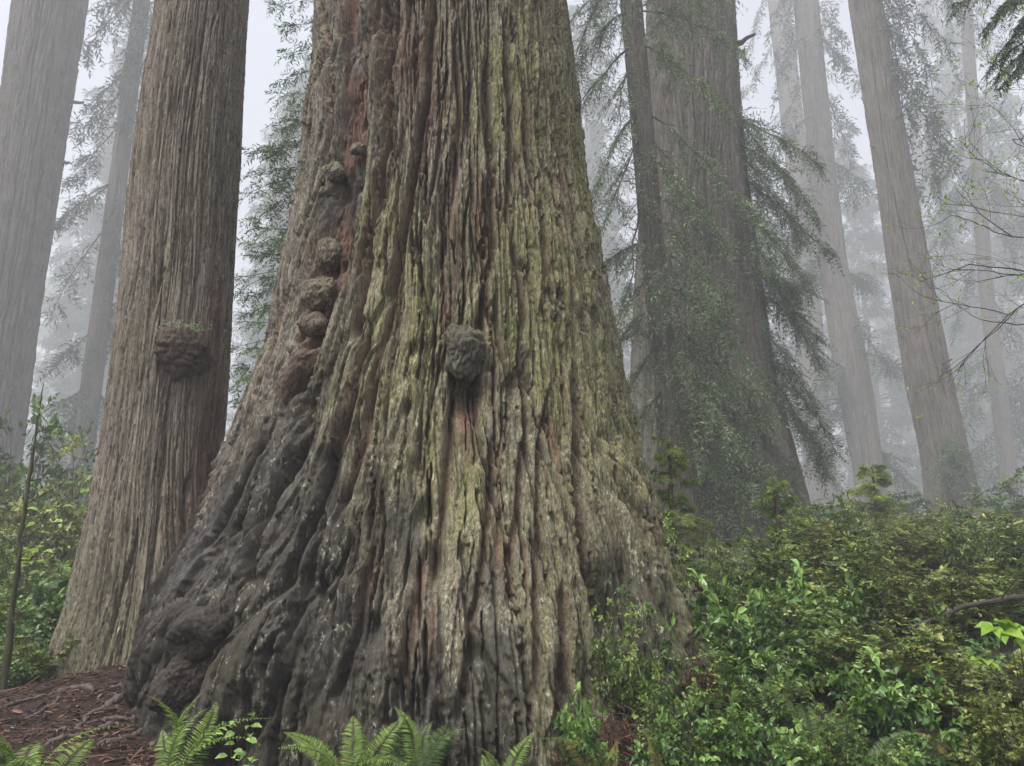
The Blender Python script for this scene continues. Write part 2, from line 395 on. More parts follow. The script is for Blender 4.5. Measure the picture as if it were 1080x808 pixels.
def bark_relief(TH, Z, rref, amp=1.0, freq=1.0, stretch=1.0, seed=0, lean=None, fine=True):
    tw = .09*perlin(np.cos(TH)*1.1, np.sin(TH)*1.1, Z*.30, seed+50) + .007*perlin(np.cos(TH)*4, np.sin(TH)*4, Z*.8, seed+51)
    if lean is not None: tw = tw + lean
    A = TH+tw; X = np.cos(A)*rref*freq; Y = np.sin(A)*rref*freq; Zs = Z*stretch*freq
    rag = .005*perlin(X*14, Y*14, Zs*3, seed+20) + .005*perlin(X*40, Y*40, Zs*14, seed+21)
    X = X+rag*2.2; Y = Y-rag*2.2
    n1 = perlin(X*2.6, Y*2.6, Zs*.17, seed+1) + .18*perlin(X*7, Y*7, Zs*.45, seed+2)
    cut1 = sstep(-.25, .15, perlin(X*1.5, Y*1.5, Zs*.5, seed+30))
    f1 = 1-(1-sstep(.006, .045, np.abs(n1)))*(.35+.65*cut1)
    n2 = perlin(X*6.5, Y*6.5, Zs*.27, seed+3) + .17*perlin(X*15, Y*15, Zs*.9, seed+4)
    cut2 = sstep(-.2, .1, perlin(X*2.5, Y*2.5, Zs*.8, seed+31))
    f2 = 1-(1-sstep(.006, .055, np.abs(n2)))*(.15+.85*cut2)
    n3 = perlin(X*16, Y*16, Zs*.5, seed+5) + .2*perlin(X*30, Y*30, Zs*1.6, seed+12)
    f3 = 1-(1-sstep(.005, .075, np.abs(n3)))*sstep(-.15,.2,perlin(X*5, Y*5, Zs*1.6, seed+32))
    t = (perlin(X*3.0, Y*3.0, Zs*.26, seed+6)+.12*perlin(X*9, Y*9, Zs*.6, seed+7))*6
    saw = t-np.floor(t); saw = np.where(saw>.97, (1-saw)/.03, saw/.97)
    h = .15*f1 + .085*f2 + .045*f3 + .06*saw
    if fine:
        n5 = perlin(X*40, Y*40, Zs*1.4, seed+8); n6 = perlin(X*70, Y*70, Zs*3.5, seed+13)
        h = h + .034*np.abs(n5) + .014*np.abs(n6) + .007*perlin(X*24, Y*24, Z*8, seed+9) + .008*perlin(X*46, Y*46, Z*16, seed+10)
    h = (h-.24)*amp
    return h, f1, f2, saw

# ---- main tree
ML = [(341,-140),(338,0),(335,100),(325,130),(325,160),(322,200),(311,255),(300,305),(290,358),(280,392),(270,410),(236,499),(206,574),(163,644),(147,690),(138,730),(128,790),(120,850)]
MR = [(580,-140),(592,0),(603,95),(607,130),(612,200),(632,290),(645,350),(654,404),(670,484),(706,584),(752,690),(770,728),(790,790),(800,850)]
MT = make_prof(ML, MR, 10.0, -140, 840)
def P(px, py): return on_trunk(MT, px, py)
seams = []   # (polyline in photo px, width m, depth m)
for line, w, dpt in [
    ([(404,-20),(404,60),(408,150),(398,230),(384,320),(372,370)], .05, .26),
    ([(343,0),(352,70),(352,140),(345,190)], .035, .15),
    ([(373,40),(380,120)], .03, .14),
    ([(458,0),(452,90),(440,170),(424,260),(412,330)], .035, .16),
    ([(510,60),(513,170),(517,260),(508,330),(500,372)], .04, .17),
    ([(528,20),(535,120),(534,230),(545,300),(549,360)], .03, .14),
    ([(548,90),(551,180),(568,235),(572,330)], .028, .12),
    ([(600,380),(603,440),(604,520),(610,600),(632,660),(640,720)], .055, .22),
    ([(604,470),(628,476),(648,500),(664,528)], .035, .13),
    ([(424,270),(416,330),(400,400),(386,470),(360,560)], .035, .14),
    ([(395,345),(376,420),(350,500),(320,590),(300,640)], .05, .18),
    ([(340,440),(300,520),(272,590),(268,640)], .06, .20),
    ([(300,440),(262,520),(215,600)], .04, .13),
    ([(478,410),(476,470),(465,540),(455,640)], .035, .13),
    ([(549,380),(552,450),(540,540),(530,640)], .03, .11),
    ([(520,450),(508,560),(492,680),(480,780)], .035, .12),
    ([(572,420),(566,520),(560,620),(556,740)], .03, .11),
    ([(640,430),(668,520),(700,620),(722,700)], .04, .13),
    ([(400,560),(380,660),(352,760)], .04, .13),
    ([(455,560),(440,640),(420,760)], .035, .11),
    ([(590,600),(590,680),(585,780)], .045, .15),
    ([(575,60),(583,160),(592,260),(600,340)], .025, .10),
    ([(480,20),(484,120),(478,210),(462,300)], .03, .11),
]:
    pts = [P(*q) for q in line]
    seams.append((np.array([(p[0],p[1]) for p in pts]), w, dpt))
pits = [P(x,y)+(rx,dp) for x,y,rx,dp in [(437,370,.055,.12),(551,415,.045,.12),(585,312,.05,.12),(449,540,.085,.2),(393,668,.075,.14),(549,283,.04,.1),(620,478,.05,.12),
        (432,432,.04,.1),(462,600,.09,.14),(505,415,.05,.12),(352,196,.10,.12),(327,360,.10,.14),(490,418,.15,.3),(436,492,.05,.09),(408,20,.07,.15),(498,690,.06,.1),(645,660,.26,.28),(655,612,.12,.1),(622,730,.14,.2),(366,452,.05,.1),(310,610,.08,.14)]]
def ell(px, py, a, b_, ang, amp, power=.55):     # ellipse in photo px, converted to metres on the trunk
    th, z, r, p = P(px, py); k = np.linalg.norm(p-np.array([0,0,EYE]))/F
    return (th, z, r, a*k, b_*k, rad(ang), amp, power)
lumps = [ell(268,712,90,38,60,.36,.7), ell(176,690,60,20,52,.16,.8),
         ell(398,290,70,16,88,.07), ell(290,560,60,18,62,.09,.8), ell(330,690,80,26,68,.09,.8),
         ell(225,600,44,13,54,.07,.8), ell(420,700,85,30,75,.10), ell(345,585,60,22,65,.12), ell(540,690,100,28,95,.10), ell(700,640,120,22,112,.18), ell(655,510,50,20,120,.12),
         ell(488,375,23,33,85,.12), ell(380,420,70,18,72,.06), ell(500,560,70,20,85,.07), ell(610,560,90,18,98,.1)]
strip = np.array([P(*q)[:2] for q in [(372,-20),(372,40),(372,110),(370,170),(362,230),(350,290),(336,345),(318,420)]])
stripw = np.array([.12,.15,.24,.28,.28,.26,.2,.14])
shred = [P(432,60)+(.48,1.05), P(455,120)+(.25,.6), P(395,30)+(.2,.7)]
reds = [P(505,240)+(.09,.8), P(490,445)+(.12,.45), P(520,560)+(.05,.6), P(300,560)+(.06,.3), P(470,330)+(.06,.5), P(340,300)+(.15,.4), P(455,690)+(.06,.5), P(222,668)+(.25,.25), P(203,720)+(.22,.2), P(580,470)+(.04,.5)]
moss_spots = [P(420,330)+(.5,.9), P(560,300)+(.6,1.5), P(600,180)+(.35,1.3), P(640,430)+(.4,.8), P(470,500)+(.5,.6), P(680,640)+(.4,.6), P(580,700)+(.35,.6), P(540,100)+(.4,1.), P(420,400)+(.4,.5), P(520,330)+(.3,.7), P(345,50)+(.15,.6), P(400,250)+(.25,.6)]
def fissures(h, red, TH, Z, Rr, n, seed, wr, lr, dr, slant, zr, thr=rad(100), lift=False):
    # spindle-shaped splits (or, with lift, peeling strips) strewn over the bark
    rg = np.random.default_rng(seed); zc = Z[:,0]
    for i in range(n):
        z0 = rg.uniform(*zr); t0 = rg.uniform(-thr, thr); w = rg.uniform(*wr); L = rg.uniform(*lr); d = rg.uniform(*dr)
        i0, i1 = np.searchsorted(zc, z0-L/2), np.searchsorted(zc, z0+L/2)
        if i1-i0 < 3: continue
        sl = (slice(i0,i1),); zz = Z[sl]; tt = (zz-z0)/(L/2)
        s_ = wrap(TH[sl]-t0)*Rr[sl] - slant*np.sin(t0)*(zz-z0)*0 - rg.normal()*.06*(zz-z0) - .004*np.sin(zz*31+i) - .012*np.sin(zz*5+2*i)
        ww = w*np.sqrt(np.maximum(1-tt**2, 0))*(.8+.25*np.sin(zz*19+i))+1e-4
        if lift:
            q = np.abs(s_)/ww; h[sl] += d*np.clip((1-q)*4,0,1)*np.clip((1+tt)*1.2,0,1)*(.5+.5*np.clip(s_/ww,-1,1))*(q<1)
        else:
            q = np.abs(s_)/ww; g = np.clip(1-q,0,1)**.7; h[sl] -= d*g*np.minimum(1,(1-tt**2)*2)
            red[sl] = np.maximum(red[sl], .7*(q<1.3)*(rg.uniform()<.5))
FLANK = P(668, 655)
def wrap(a): return (a+math.pi) % (2*math.pi)-math.pi
def main_disp(TH, Z, Rr):
    h, f1, f2, saw = bark_relief(TH, Z, 2.3, 1.0, 1.0, 1.0, 3)
    base = sstep(4.2, .4, Z)
    X = np.cos(TH)*2.4; Y = np.sin(TH)*2.4
    h = h*(1-.1*base) + .05*base
    h = h + base*(.13*perlin(X*1.5, Y*1.5, Z*.22, 61) + .05*perlin(X*3.6, Y*3.6, Z*.5, 62))
    lb = sstep(-.15, .75, TH)*sstep(3.4, 1.2, Z)          # left base: knobbly
    k = perlin(X*4.5, Y*4.5, Z*.5, 63); h = h + lb*.08*k + lb*.06*np.abs(perlin(X*8, Y*8, Z*1.6, 64))
    h = h + .03*perlin(X*.8, Y*.8, Z*.8, 65)
    h = h + base*(.05*np.abs(perlin(X*10,Y*10,Z*1.5,72)) + .035*perlin(X*19,Y*19,Z*4.5,73) + .02*perlin(X*34,Y*34,Z*17,74) - .02)
    wob = .045*perlin(X*2, Y*2, Z*1.2, 66) + .01*perlin(X*7, Y*7, Z*4, 67)
    red = np.clip((1-f1)*.55 + (1-f2)*.2 + .5*sstep(.12,.4,perlin(X*5,Y*5,Z*.35,75)), 0, .8)
    for pts, w, d in seams:
        o = np.argsort(pts[:,1]); pz = pts[o,1]; pt = pts[o,0]
        dd = wrap(TH-np.interp(Z, pz, pt))*Rr + wob
        fade = sstep(pz[0]-.05, pz[0]+.35, Z)*sstep(pz[-1]+.05, pz[-1]-.35, Z)
        ww = w*(.7+.9*np.clip(perlin(X*1.1+pt[0]*9, Y*1.1, Z*1.7, 68)+.4, 0, 1.2))
        gprof = np.exp(-np.abs(dd/ww)**1.6)
        lip = .25*np.exp(-((dd-2.2*ww)/(1.4*ww))**2)
        h = h - d*fade*(gprof - lip)
        red = np.maximum(red, fade*np.exp(-(dd/(1.7*ww))**2)*.8)
    for th, z, r, a, b_, an, amp, pw in lumps:
        s = -wrap(TH-th)*r + wob*.6; tt = Z-z + wob*.5
        x = s*math.cos(an)+tt*math.sin(an); y = -s*math.sin(an)+tt*math.cos(an)
        q = (x/a)**2+(y/b_)**2
        h = h + .72*amp*np.maximum(1-q,0)**pw - amp*.16*np.exp(-((np.sqrt(q)-1.06)/.12)**2)
    ds = wrap(TH-np.interp(Z, strip[::-1,1], strip[::-1,0]))*Rr; sw = np.interp(Z, strip[::-1,1], stripw[::-1])
    sm = sstep(1.15, .75, np.abs(ds+wob*.7)/sw)*sstep(strip[-1,1]-.1, strip[-1,1]+.3, Z)
    h = h*(1-.75*sm) - .13*sm + sm*(.018*perlin(X*3, Y*3, Z*14, 69) - .09*sstep(.0,.3,perlin(X*6,Y*6,Z*2.2,81)) + .05*np.abs(perlin(X*14,Y*14,Z*3,82)))
    for th, z, r, p, rx, dp in pits:
        d2 = ((wrap(TH-th)*r+wob*.5)**2 + ((Z-z)*.55+wob*.4)**2)/rx**2
        h = h - dp*np.exp(-d2**1.3)
    shr = np.zeros_like(Z)
    for th, z, r, p, sx, sz in shred: shr = np.maximum(shr, np.exp(-((wrap(TH-th)*r/sx)**2+((Z-z)/sz)**2)))
    rag = perlin(X*9, Y*9, Z*5, 70)
    h = h - shr*(.05+.07*np.abs(rag))
    for th, z, r, p, sx, sz in reds: red = np.maximum(red, np.exp(-(((wrap(TH-th)*r+wob)/sx)**2+((Z-z)/sz)**2)))
    fissures(h, red, TH, Z, Rr, 260, 5, (.04,.10), (.6,2.0), (.025,.06), 0, (.2,10), lift=True)
    fissures(h, red, TH, Z, Rr, 620, 6, (.011,.028), (.3,1.2), (.10,.20), 0, (0,10.5))
    fissures(h, red, TH, Z, Rr, 600, 7, (.007,.015), (.15,.6), (.06,.12), 0, (0,10.5))
    fissures(h, red, TH, Z, Rr, 26, 8, (.03,.05), (.4,1.0), (.12,.2), 0, (.2,8))
    red = np.maximum(red, sm*1.0); red = np.maximum(red, shr*.75)
    # burnt and wet bark low on the left, thinning out up and to the right
    n = perlin(X*1.2, Y*1.2, Z*.9, 71)
    char_dark = sstep(.05, .5, .75*sstep(-.55, .75, TH) + .85*sstep(4.2, .6, Z) - .68 + .55*n + .5*perlin(X*4,Y*4,Z*.8,76) + .25*perlin(X*12,Y*12,Z*3,77))
    moss = np.zeros_like(Z)
    for th, z, r, p, sx, sz in moss_spots: moss = np.maximum(moss, np.exp(-((wrap(TH-th)*r/sx)**2+((Z-z)/sz)**2)))
    moss = np.clip(moss*.75 + .5*sstep(1.0,-.7,TH) + .6*n + .16, 0, 1)*(1-.85*red)*(1-sm)*(1-.6*shr)*(.35+.65*f1)
    fl = np.exp(-((wrap(TH-FLANK[0])*Rr/.75)**2+((Z-FLANK[1])/.9)**2)); char_dark = np.maximum(char_dark, np.clip(fl*1.1+.5*fl*n,0,.9))  # plus a dark-coloured patch low on the right flank
    char_dark = np.maximum(char_dark, sm*sstep(.05,.3,perlin(X*6,Y*6,Z*2.2,81)))  # dark colour laid over the sunken patches of the bare strip
    moss = moss*(1-.75*char_dark)
    pale = np.clip(.45+sstep(1.0, -.2, TH)*sstep(6, 2, Z)*.9 + .5*n, 0, 1)*(1-sm)*(1-red)
    return h, np.stack([moss, np.clip(red,0,1), char_dark, pale], -1)
mx, my, mr = MT.f(.15)
main_loc = np.array([mx, my, terrain(mx, my, False)])
main_tree = thing('redwood_tree', 'huge ancient redwood with broad flared base, mossy furrowed bark and burls', 'tree', main_loc)
b, at_ = trunk_mesh(MT, -.45, MT.z1, 1200, 160, 940, main_disp)
b.build('trunk', M['bark_main'], main_loc, main_tree, True, at_)

def burl(parent, origin, p, out, rx, ry, rz, seed, label, mask=(.6,.1,.1,.3), knob=.16, mat='bark_main', sub=6, ang=0, tex=1.0):
    bm = bmesh.new(); bmesh.ops.create_icosphere(bm, subdivisions=sub, radius=1)
    co = np.array([v.co[:] for v in bm.verts]); fc = np.array([[v.index for v in f.verts] for f in bm.faces]); bm.free()
    x, y, z = co.T
    n = perlin(x*1.2, y*1.2, z*1.2, seed); k = np.abs(perlin(x*3+.6*n, y*3, z*3+n, seed+1)); k2 = perlin(x*10, y*10, z*10, seed+2); k3 = np.abs(perlin(x*7+n, y*7, z*2.5, seed+3))
    s = 1 + .38*n + knob*(1.6*k-.3) + tex*(.06*k2 + .12*k3)
    e1 = np.cross([0,0,1], out); e3 = np.array([0,0,1.]); c_, s_ = math.cos(rad(ang)), math.sin(rad(ang))
    a1 = e1*c_+e3*s_; a3 = -e1*s_+e3*c_
    L = co*s[:,None]*np.array([rx,ry,rz])
    V = L[:,:1]*a1 + L[:,1:2]*np.asarray(out) + L[:,2:]*a3 + np.asarray(p)
    b = Buf(); b.add(V, t=fc)
    mk = np.tile(np.array(mask, float), (len(V),1)); mk[:,0] *= np.clip(.25+.9*sstep(-.3,.8,z)+.8*n,0,1.3)
    o = b.build('burl', M[mat], origin, parent, True, {'mask': mk}); o['label'] = label
def burl_at(t, parent, origin, px, py, wpx, hpx, seed, label, out=-.1, depth=.62, **kw):
    th, z, r, p = on_trunk(t, px, py); k = np.linalg.norm(p-np.array([0,0,EYE]))/F
    cx, cy, _ = t.f(z); dirn = nrm(np.array([p[0]-cx, p[1]-cy, 0]))
    q = p + dirn*out*wpx*k
    burl(parent, origin, q, dirn, wpx*k*.95, wpx*k*depth, hpx*k*.95, seed, label, **kw)
burl_at(MT, main_tree, main_loc, 350, 183, 15, 11, 5, 'small mossy burl high on the bare strip', knob=.15)
burl_at(MT, main_tree, main_loc, 377, 157, 10, 6, 6, 'tiny knobbly burl beside the bare strip', knob=.15)
burl_at(MT, main_tree, main_loc, 331, 310, 26, 21, 7, 'grey burl with dark overhang below', out=-.25, mask=(.2,.35,.25,.1))
burl_at(MT, main_tree, main_loc, 328, 342, 18, 13, 8, 'smooth brown burl under the grey one', out=-.2, knob=.05, mask=(.1,.6,.3,.05))
burl_at(MT, main_tree, main_loc, 342, 268, 17, 20, 12, 'mossy knob above the grey burl', out=-.3, mask=(.35,.3,.15,.1))
burl_at(MT, main_tree, main_loc, 312, 405, 46, 19, 13, 'long brown burl slanting down to the left', knob=.06, tex=.6, ang=50, depth=.5, mask=(.05,.85,.45,.05))
burl_at(MT, main_tree, main_loc, 488, 374, 24, 31, 9, 'dark wrinkled burl in the middle of the trunk', out=.3, depth=.95, knob=.2, mask=(.35,.0,.8,.1))
burl_at(MT, main_tree, main_loc, 222, 668, 37, 26, 14, 'rounded wet brown burl low on the left flank', out=.2, depth=.8, knob=.05, tex=.7, ang=28, mask=(.0,.3,.95,.0))
burl_at(MT, main_tree, main_loc, 200, 720, 33, 23, 18, 'reddish burl near the soil on the left flank', out=.15, depth=.8, knob=.06, tex=.8, ang=45, mask=(.0,.5,.85,.0))
burl_at(MT, main_tree, main_loc, 172, 682, 52, 22, 19, 'dark lumpy root shoulder at the far left of the base', knob=.1, ang=55, depth=.4, mask=(.1,.2,.8,.2))
# ---- roots creeping over the soil by the main tree
for i, (pl, r) in enumerate([([(150,735),(120,742),(98,752),(72,770)],.045), ([(250,760),(180,742),(130,734)],.05), ([(175,748),(140,738),(118,728),(95,732)],.03),
        ([(120,760),(95,775),(60,783),(30,800)],.03), ([(210,765),(165,765),(120,780),(85,790)],.045), ([(60,735),(40,755),(15,762)],.018), ([(150,760),(110,758),(80,766),(48,770)],.025),
        ([(100,730),(70,727),(45,736),(0,748)],.028), ([(230,775),(190,778),(150,792)],.05)]):
    pts = []
    for px, py in pl:
        d = ray(px, py); s = 4.
        while s < 12:
            p = np.array([0,0,EYE])+d*s
            if p[2] < terrain(p[0], p[1]): break
            s += .02
        pts.append(p)
    pts = np.array(pts); t = np.linspace(0, len(pts)-1, 28)
    Q = np.stack([np.interp(t, range(len(pts)), pts[:,j]) for j in range(3)], 1)
    ker = np.ones(5)/5
    for j in range(3): Q[2:-2,j] = np.convolve(Q[:,j], ker, 'valid')
    rg = np.random.default_rng(100+i)
    Q[:,:2] += np.cumsum(rg.normal(size=(28,2)),0)*.012
    Q[:,2] = terrain(Q[:,0], Q[:,1]) + .3*r + .25*r*np.sin(t*3+i)
    Q[0,2] -= r; Q[-1,2] -= 2*r
    b = Buf(); rr = r*(1.15-.7*np.linspace(0,1,28))*(1+.25*rg.normal(size=28)); rr[-1] *= .3; rr[0] *= .5
    tubes(b, Q[None], rr[None], k=9)
    V = b.v[0]; nn = perlin(V[:,0]*25, V[:,1]*25, V[:,2]*25, 5); b.v[0] = V + (nn*r*.5)[:,None]*np.array([0,0,1.])
    b.build('root', M['root'], main_loc, main_tree, True)

# ---- second redwood on the left
LL = [(172,-140),(167,0),(150,110),(137,200),(128,310),(117,400),(107,479),(90,574),(75,644),(52,706),(40,740),(30,790)]
LR = [(270,-140),(260,0),(257,60),(250,180),(245,280),(238,404),(232,479),(231,520),(234,580),(242,650),(258,720),(275,790)]
LT = make_prof(LL, LR, 13.2, -140, 760)
lx, ly, lr = LT.f(.3); left_loc = np.array([lx, ly, terrain(lx, ly, False)])
left_tree = thing('redwood_tree', 'tall straight grey-brown redwood with one round burl, left of the huge trunk', 'tree', left_loc)
redL = [on_trunk(LT, 220, 480)+(.34,1.5), on_trunk(LT, 225, 330)+(.16,1.4), on_trunk(LT, 205, 570)+(.38,1.0)]
LS = []
for line, w, d in [([(230,420),(222,520),(200,600),(185,680)],.05,.16), ([(180,400),(172,500),(160,600),(140,700)],.03,.08), ([(160,140),(152,240),(140,330)],.03,.07),([(215,150),(212,260),(200,350)],.025,.06)]:
    LS.append((np.array([on_trunk(LT,*q)[:2] for q in line]), w, d))
def left_disp(TH, Z, Rr):
    h, f1, f2, saw = bark_relief(TH, Z, 1.15, .55, 1.55, .6, 23)
    X = np.cos(TH); Y = np.sin(TH); base = sstep(3.5,.3,Z)
    h = h*(1+.6*base) + base*(.12*perlin(X*2.2,Y*2.2,Z*.3,31)+.05*perlin(X*5,Y*5,Z*1.3,32)) + .03*perlin(X*2,Y*2,Z*.5,33)
    n = perlin(X*1.6,Y*1.6,Z*.5,34); red = (1-f1)*.45
    for pts, w, d in LS:
        o = np.argsort(pts[:,1]); dd = wrap(TH-np.interp(Z, pts[o,1], pts[o,0]))*Rr + .04*perlin(X*3,Y*3,Z*2,35)
        fade = sstep(pts[o,1][0]-.05, pts[o,1][0]+.4, Z)*sstep(pts[o,1][-1]+.05, pts[o,1][-1]-.4, Z)
        h = h - d*fade*np.exp(-np.abs(dd/w)**1.6)
    for th,z,r,p,sx,sz in redL: red = np.maximum(red, np.exp(-((wrap(TH-th)*r/sx)**2+((Z-z)/sz)**2)))
    moss = np.clip(.12+.75*base+.8*n,0,1)*(1-red)*.8
    pale = np.clip(.35+.6*base+.6*n,0,1)
    return h, np.stack([moss, red*.8, .25*base+0*Z, pale], -1)
b, at_ = trunk_mesh(LT, -.4, LT.z1, 420, 90, 900, left_disp)
b.build('trunk', M['bark_left'], left_loc, left_tree, True, at_)
burl_at(LT, left_tree, left_loc, 194, 371, 27, 30, 15, 'round dark knobbly burl with moss on top', out=-.05, knob=.22, mask=(.08,.75,.65,.05))
# moss tuft on the burl
th, z, r, p = on_trunk(LT, 202, 350)
b = Buf(); K = 220; rg = np.random.default_rng(5)
o = p + np.array([0,-.2,0]) + rg.normal(size=(K,3))*np.array([.20,.10,.03])
leaves(b, o, rg.normal(size=(K,3))+np.array([0,-.3,.6]), np.tile([0,-1.,.5],(K,1)), .045, .02, rg.uniform(.2,.9,K), m=0)
mo = b.build('moss', M['conifer'], left_loc, left_tree); mo['kind'] = 'stuff'

# ---- farther trunks
def far_trunk(name, label, left, right, dist, y1, amp, freq, seed, moss=.3, red=.3, cols=170, rows=380, y0=-140, group=None, extra=0):
    t = make_prof(left, right, dist, y0, y1, extra)
    x, y, r = t.f(t.z0); gz = float(terrain(x, y, False))
    loc = np.array([x, y, gz])
    root = thing(name, label, 'tree', loc, group=group)
    rref = float(np.median(t.a[:,3]))
    def disp(TH, Z, Rr):
        h, f1, f2, saw = bark_relief(TH, Z, rref, amp, freq, .45, seed, fine=True)
        X = np.cos(TH); Y = np.sin(TH); n = perlin(X*2,Y*2,Z*.3,seed+40)
        base = sstep(gz+5, gz, Z)
        h = h + base*.12*r*perlin(X*2,Y*2,Z*.2,seed+41)
        return h, np.stack([np.clip(moss*(.6+base)+n*.7,0,1), np.clip(red*(1-f1)+.3*red+n*.3,0,1), 0*Z, .15+0*Z], -1)
    b, at_ = trunk_mesh(t, min(t.z0, gz)-.5, t.z1, cols, 50, rows, disp)
    b.build('trunk', M['bark_far'], loc, root, True, at_)
    return t, root, loc
def stubs(T, n, seed):
    rg = np.random.default_rng(seed); a = T[0].a
    for i in range(n):
        c = a[rg.integers(len(a)//4, len(a)-2)]; to = math.atan2(-c[1], -c[2]); an = to + rg.choice([-1,1])*rg.uniform(.5,1.5)
        d = np.array([math.sin(an), math.cos(an), rg.uniform(-.3,.3)]); p = np.array([c[1],c[2],c[0]])+d*c[3]*.9; L = c[3]*rg.uniform(.2,.8)
        b = Buf(); tubes(b, np.linspace(p, p+d*L, 5)[None]+.04*c[3]*rg.normal(size=(1,5,3)), c[3]*np.linspace(.10,.03,5)[None], k=6)
        b.build('branch_stub', M['twig'], T[2], T[1])
T1 = far_trunk('redwood_tree', 'pale hazy redwood trunk cut by the left edge of the picture',
    [(30,-140),(14,0),(0,120),(-30,350),(-70,600),(-78,640)], [(112,-140),(91,0),(60,200),(37,350),(31,404),(18,500),(8,570),(2,640)], 74, 640, 2.6, .45, 101, moss=.1, red=.2)
T4 = far_trunk('redwood_tree', 'massive dark redwood behind drooping boughs, right of the huge trunk',
    [(690,-140),(685,0),(680,200),(672,300),(668,400),(655,500),(640,570),(630,600)], [(763,-140),(772,0),(778,110),(784,180),(800,300),(815,404),(838,490),(858,555),(876,600)], 34, 600, 1.8, .75, 131, moss=.5, red=.1, cols=300, rows=520)
T5 = far_trunk('redwood_tree', 'slender reddish conifer trunk standing in front of the massive dark redwood',
    [(643,-140),(655,0),(668,150),(680,300),(692,404),(695,480),(696,560)], [(664,-140),(676,0),(690,150),(703,300),(716,404),(730,480),(740,560)], 26.5, 570, .5, 1.4, 151, moss=.25, red=.45)
T7 = far_trunk('redwood_tree', 'leaning grey redwood with ridged bark, clearest of the trunks at far right',
    [(877,-140),(897,0),(912,100),(925,180),(937,270),(957,400),(973,475),(981,545),(984,590)], [(905,-140),(928,0),(945,100),(962,190),(980,290),(1002,400),(1008,430),(1023,490),(1034,540),(1052,590)], 64, 585, 2.2, .55, 171, moss=.12, red=.2, cols=220)
T6 = far_trunk('redwood_tree', 'hazy pale redwood trunk halfway between the massive dark one and the leaning one',
    [(826,-140),(838,0),(857,200),(868,300),(883,400),(898,480),(912,560),(918,600)], [(846,-140),(862,0),(882,200),(895,300),(916,390),(928,480),(940,560),(946,600)], 105, 595, 2.4, .42, 191, moss=.2, red=.1)
T6b = far_trunk('redwood_tree', 'faint ghostly redwood trunk just left of the hazy pale one',
    [(800,-140),(810,0),(832,200),(843,404),(856,600)], [(820,-140),(832,0),(856,200),(872,404),(892,600)], 145, 595, 1.4, .6, 211, cols=110, rows=240)
T8 = far_trunk('redwood_tree', 'thin faint trunk in the fog right of the leaning redwood',
    [(1003,-140),(1012,0),(1032,300),(1048,443),(1058,540)], [(1014,-140),(1024,0),(1047,300),(1066,443),(1078,540)], 130, 540, 1.2, .6, 231, cols=90, rows=220)

T2 = far_trunk('conifer_tree', 'slim straight conifer trunk with tiers of hazy branches between the two left redwoods',
    [(157,-140),(141,0),(122,140),(100,300),(78,460),(68,540)], [(173,-140),(158,0),(140,140),(121,300),(101,460),(93,540)], 88, 540, .7, .8, 251, cols=80, rows=220)
# ------------------------------------------------------------------ conifers in the fog
def conifer_mesh(seed, H, z0, lmax, nb, ntw, ll, lw, top=True, hang=.8, nl=4):
    rg = np.random.default_rng(seed); b = Buf()
    for i in range(nb):
        u = (i+rg.uniform())/nb; z = z0 + (H-z0)*u
        L = lmax*(1-u)**.38*rg.uniform(.3,1.2)+.4
        if rg.uniform() < .12: continue
        a = rg.uniform(0, 2*math.pi)
        p0 = np.array([0,0,z]); p1 = p0+np.array([math.cos(a)*L, math.sin(a)*L, L*rg.uniform(-.45,.12)])
        bough(b, p0, p1, rg.uniform(.0,.12), ntw, L*.38+.25, nl, ll*rg.uniform(.8,1.2), lw, rg, hang=hang, r0=.018+.012*L, tone=rg.uniform(.25,.7), tstart=.22, k=3)
    return b
def trunk_simple(H, r, seed, k=12, m=24):
    b = Buf(); z = np.linspace(-min(.6, r*6), H, m); rg = np.random.default_rng(seed)
    rr = r*(1-np.clip(z,0,H)/H)**.8 + r*.5*np.exp(-np.maximum(z,0)/1.5) + .02
    wb = min(.05, r*.25); Pp = np.stack([np.cumsum(rg.normal(size=m))*wb, np.cumsum(rg.normal(size=m))*wb, z],1)
    tubes(b, Pp[None], rr[None], k=k)
    return b
protos = []
for i, (H, z0, lm, nb, r) in enumerate([(64,4,6.5,200,.6),(78,5,7,220,.9),(54,1,6,190,.45),(84,10,7.5,210,1.2)]):
    root = thing('conifer_tree', 'tall feathery conifer fading into the fog', 'tree', (0,0,-500))
    conifer_mesh(300+i, H, z0, lm, nb, 16, .7, .17).build('crown', [M['twig'], M['conifer_far']], (0,0,0), root)
    trunk_simple(H, r, 400+i).build('trunk', M['bark_far'], (0,0,0), root, True)
    protos.append(root)
# photo x of the trunk foot, distance, kind, label
fog = [(84,55,0,'thin straight conifer with feathery tiers between the two left redwoods'),(104,75,1,'second, fainter conifer seen beside the left redwood'),
       (40,70,2,'short feathery conifer behind the trunk at the left edge'),(-60,60,1,None),(130,95,3,None),(20,100,1,None),(285,60,0,None),(270,90,1,None),(310,75,2,None),
       (630,55,1,'feathery conifer showing between the huge trunk and the slender one'),(660,75,0,None),(610,90,3,None),
       (855,75,2,None),(815,95,1,None),(905,80,0,None),(945,60,2,'small feathery conifer between the pale and the leaning redwoods'),(960,95,1,None),(930,115,3,None),
       (1020,70,1,None),(1050,85,0,None),(1085,58,1,'tall bushy conifer at the right edge in the fog'),(1110,75,3,None),(1000,110,1,None),(1068,110,0,None),(880,120,1,None),(60,125,0,None),(150,70,2,None),(1140,60,0,None),(60,62,1,None),(128,66,3,None),(98,82,0,None),(265,70,3,None),(290,58,1,None),(640,80,1,None),(820,66,0,None),(990,90,3,None),(1045,70,1,None),(70,58,1,None),(112,76,1,None),(275,64,1,None),(795,75,1,None)]
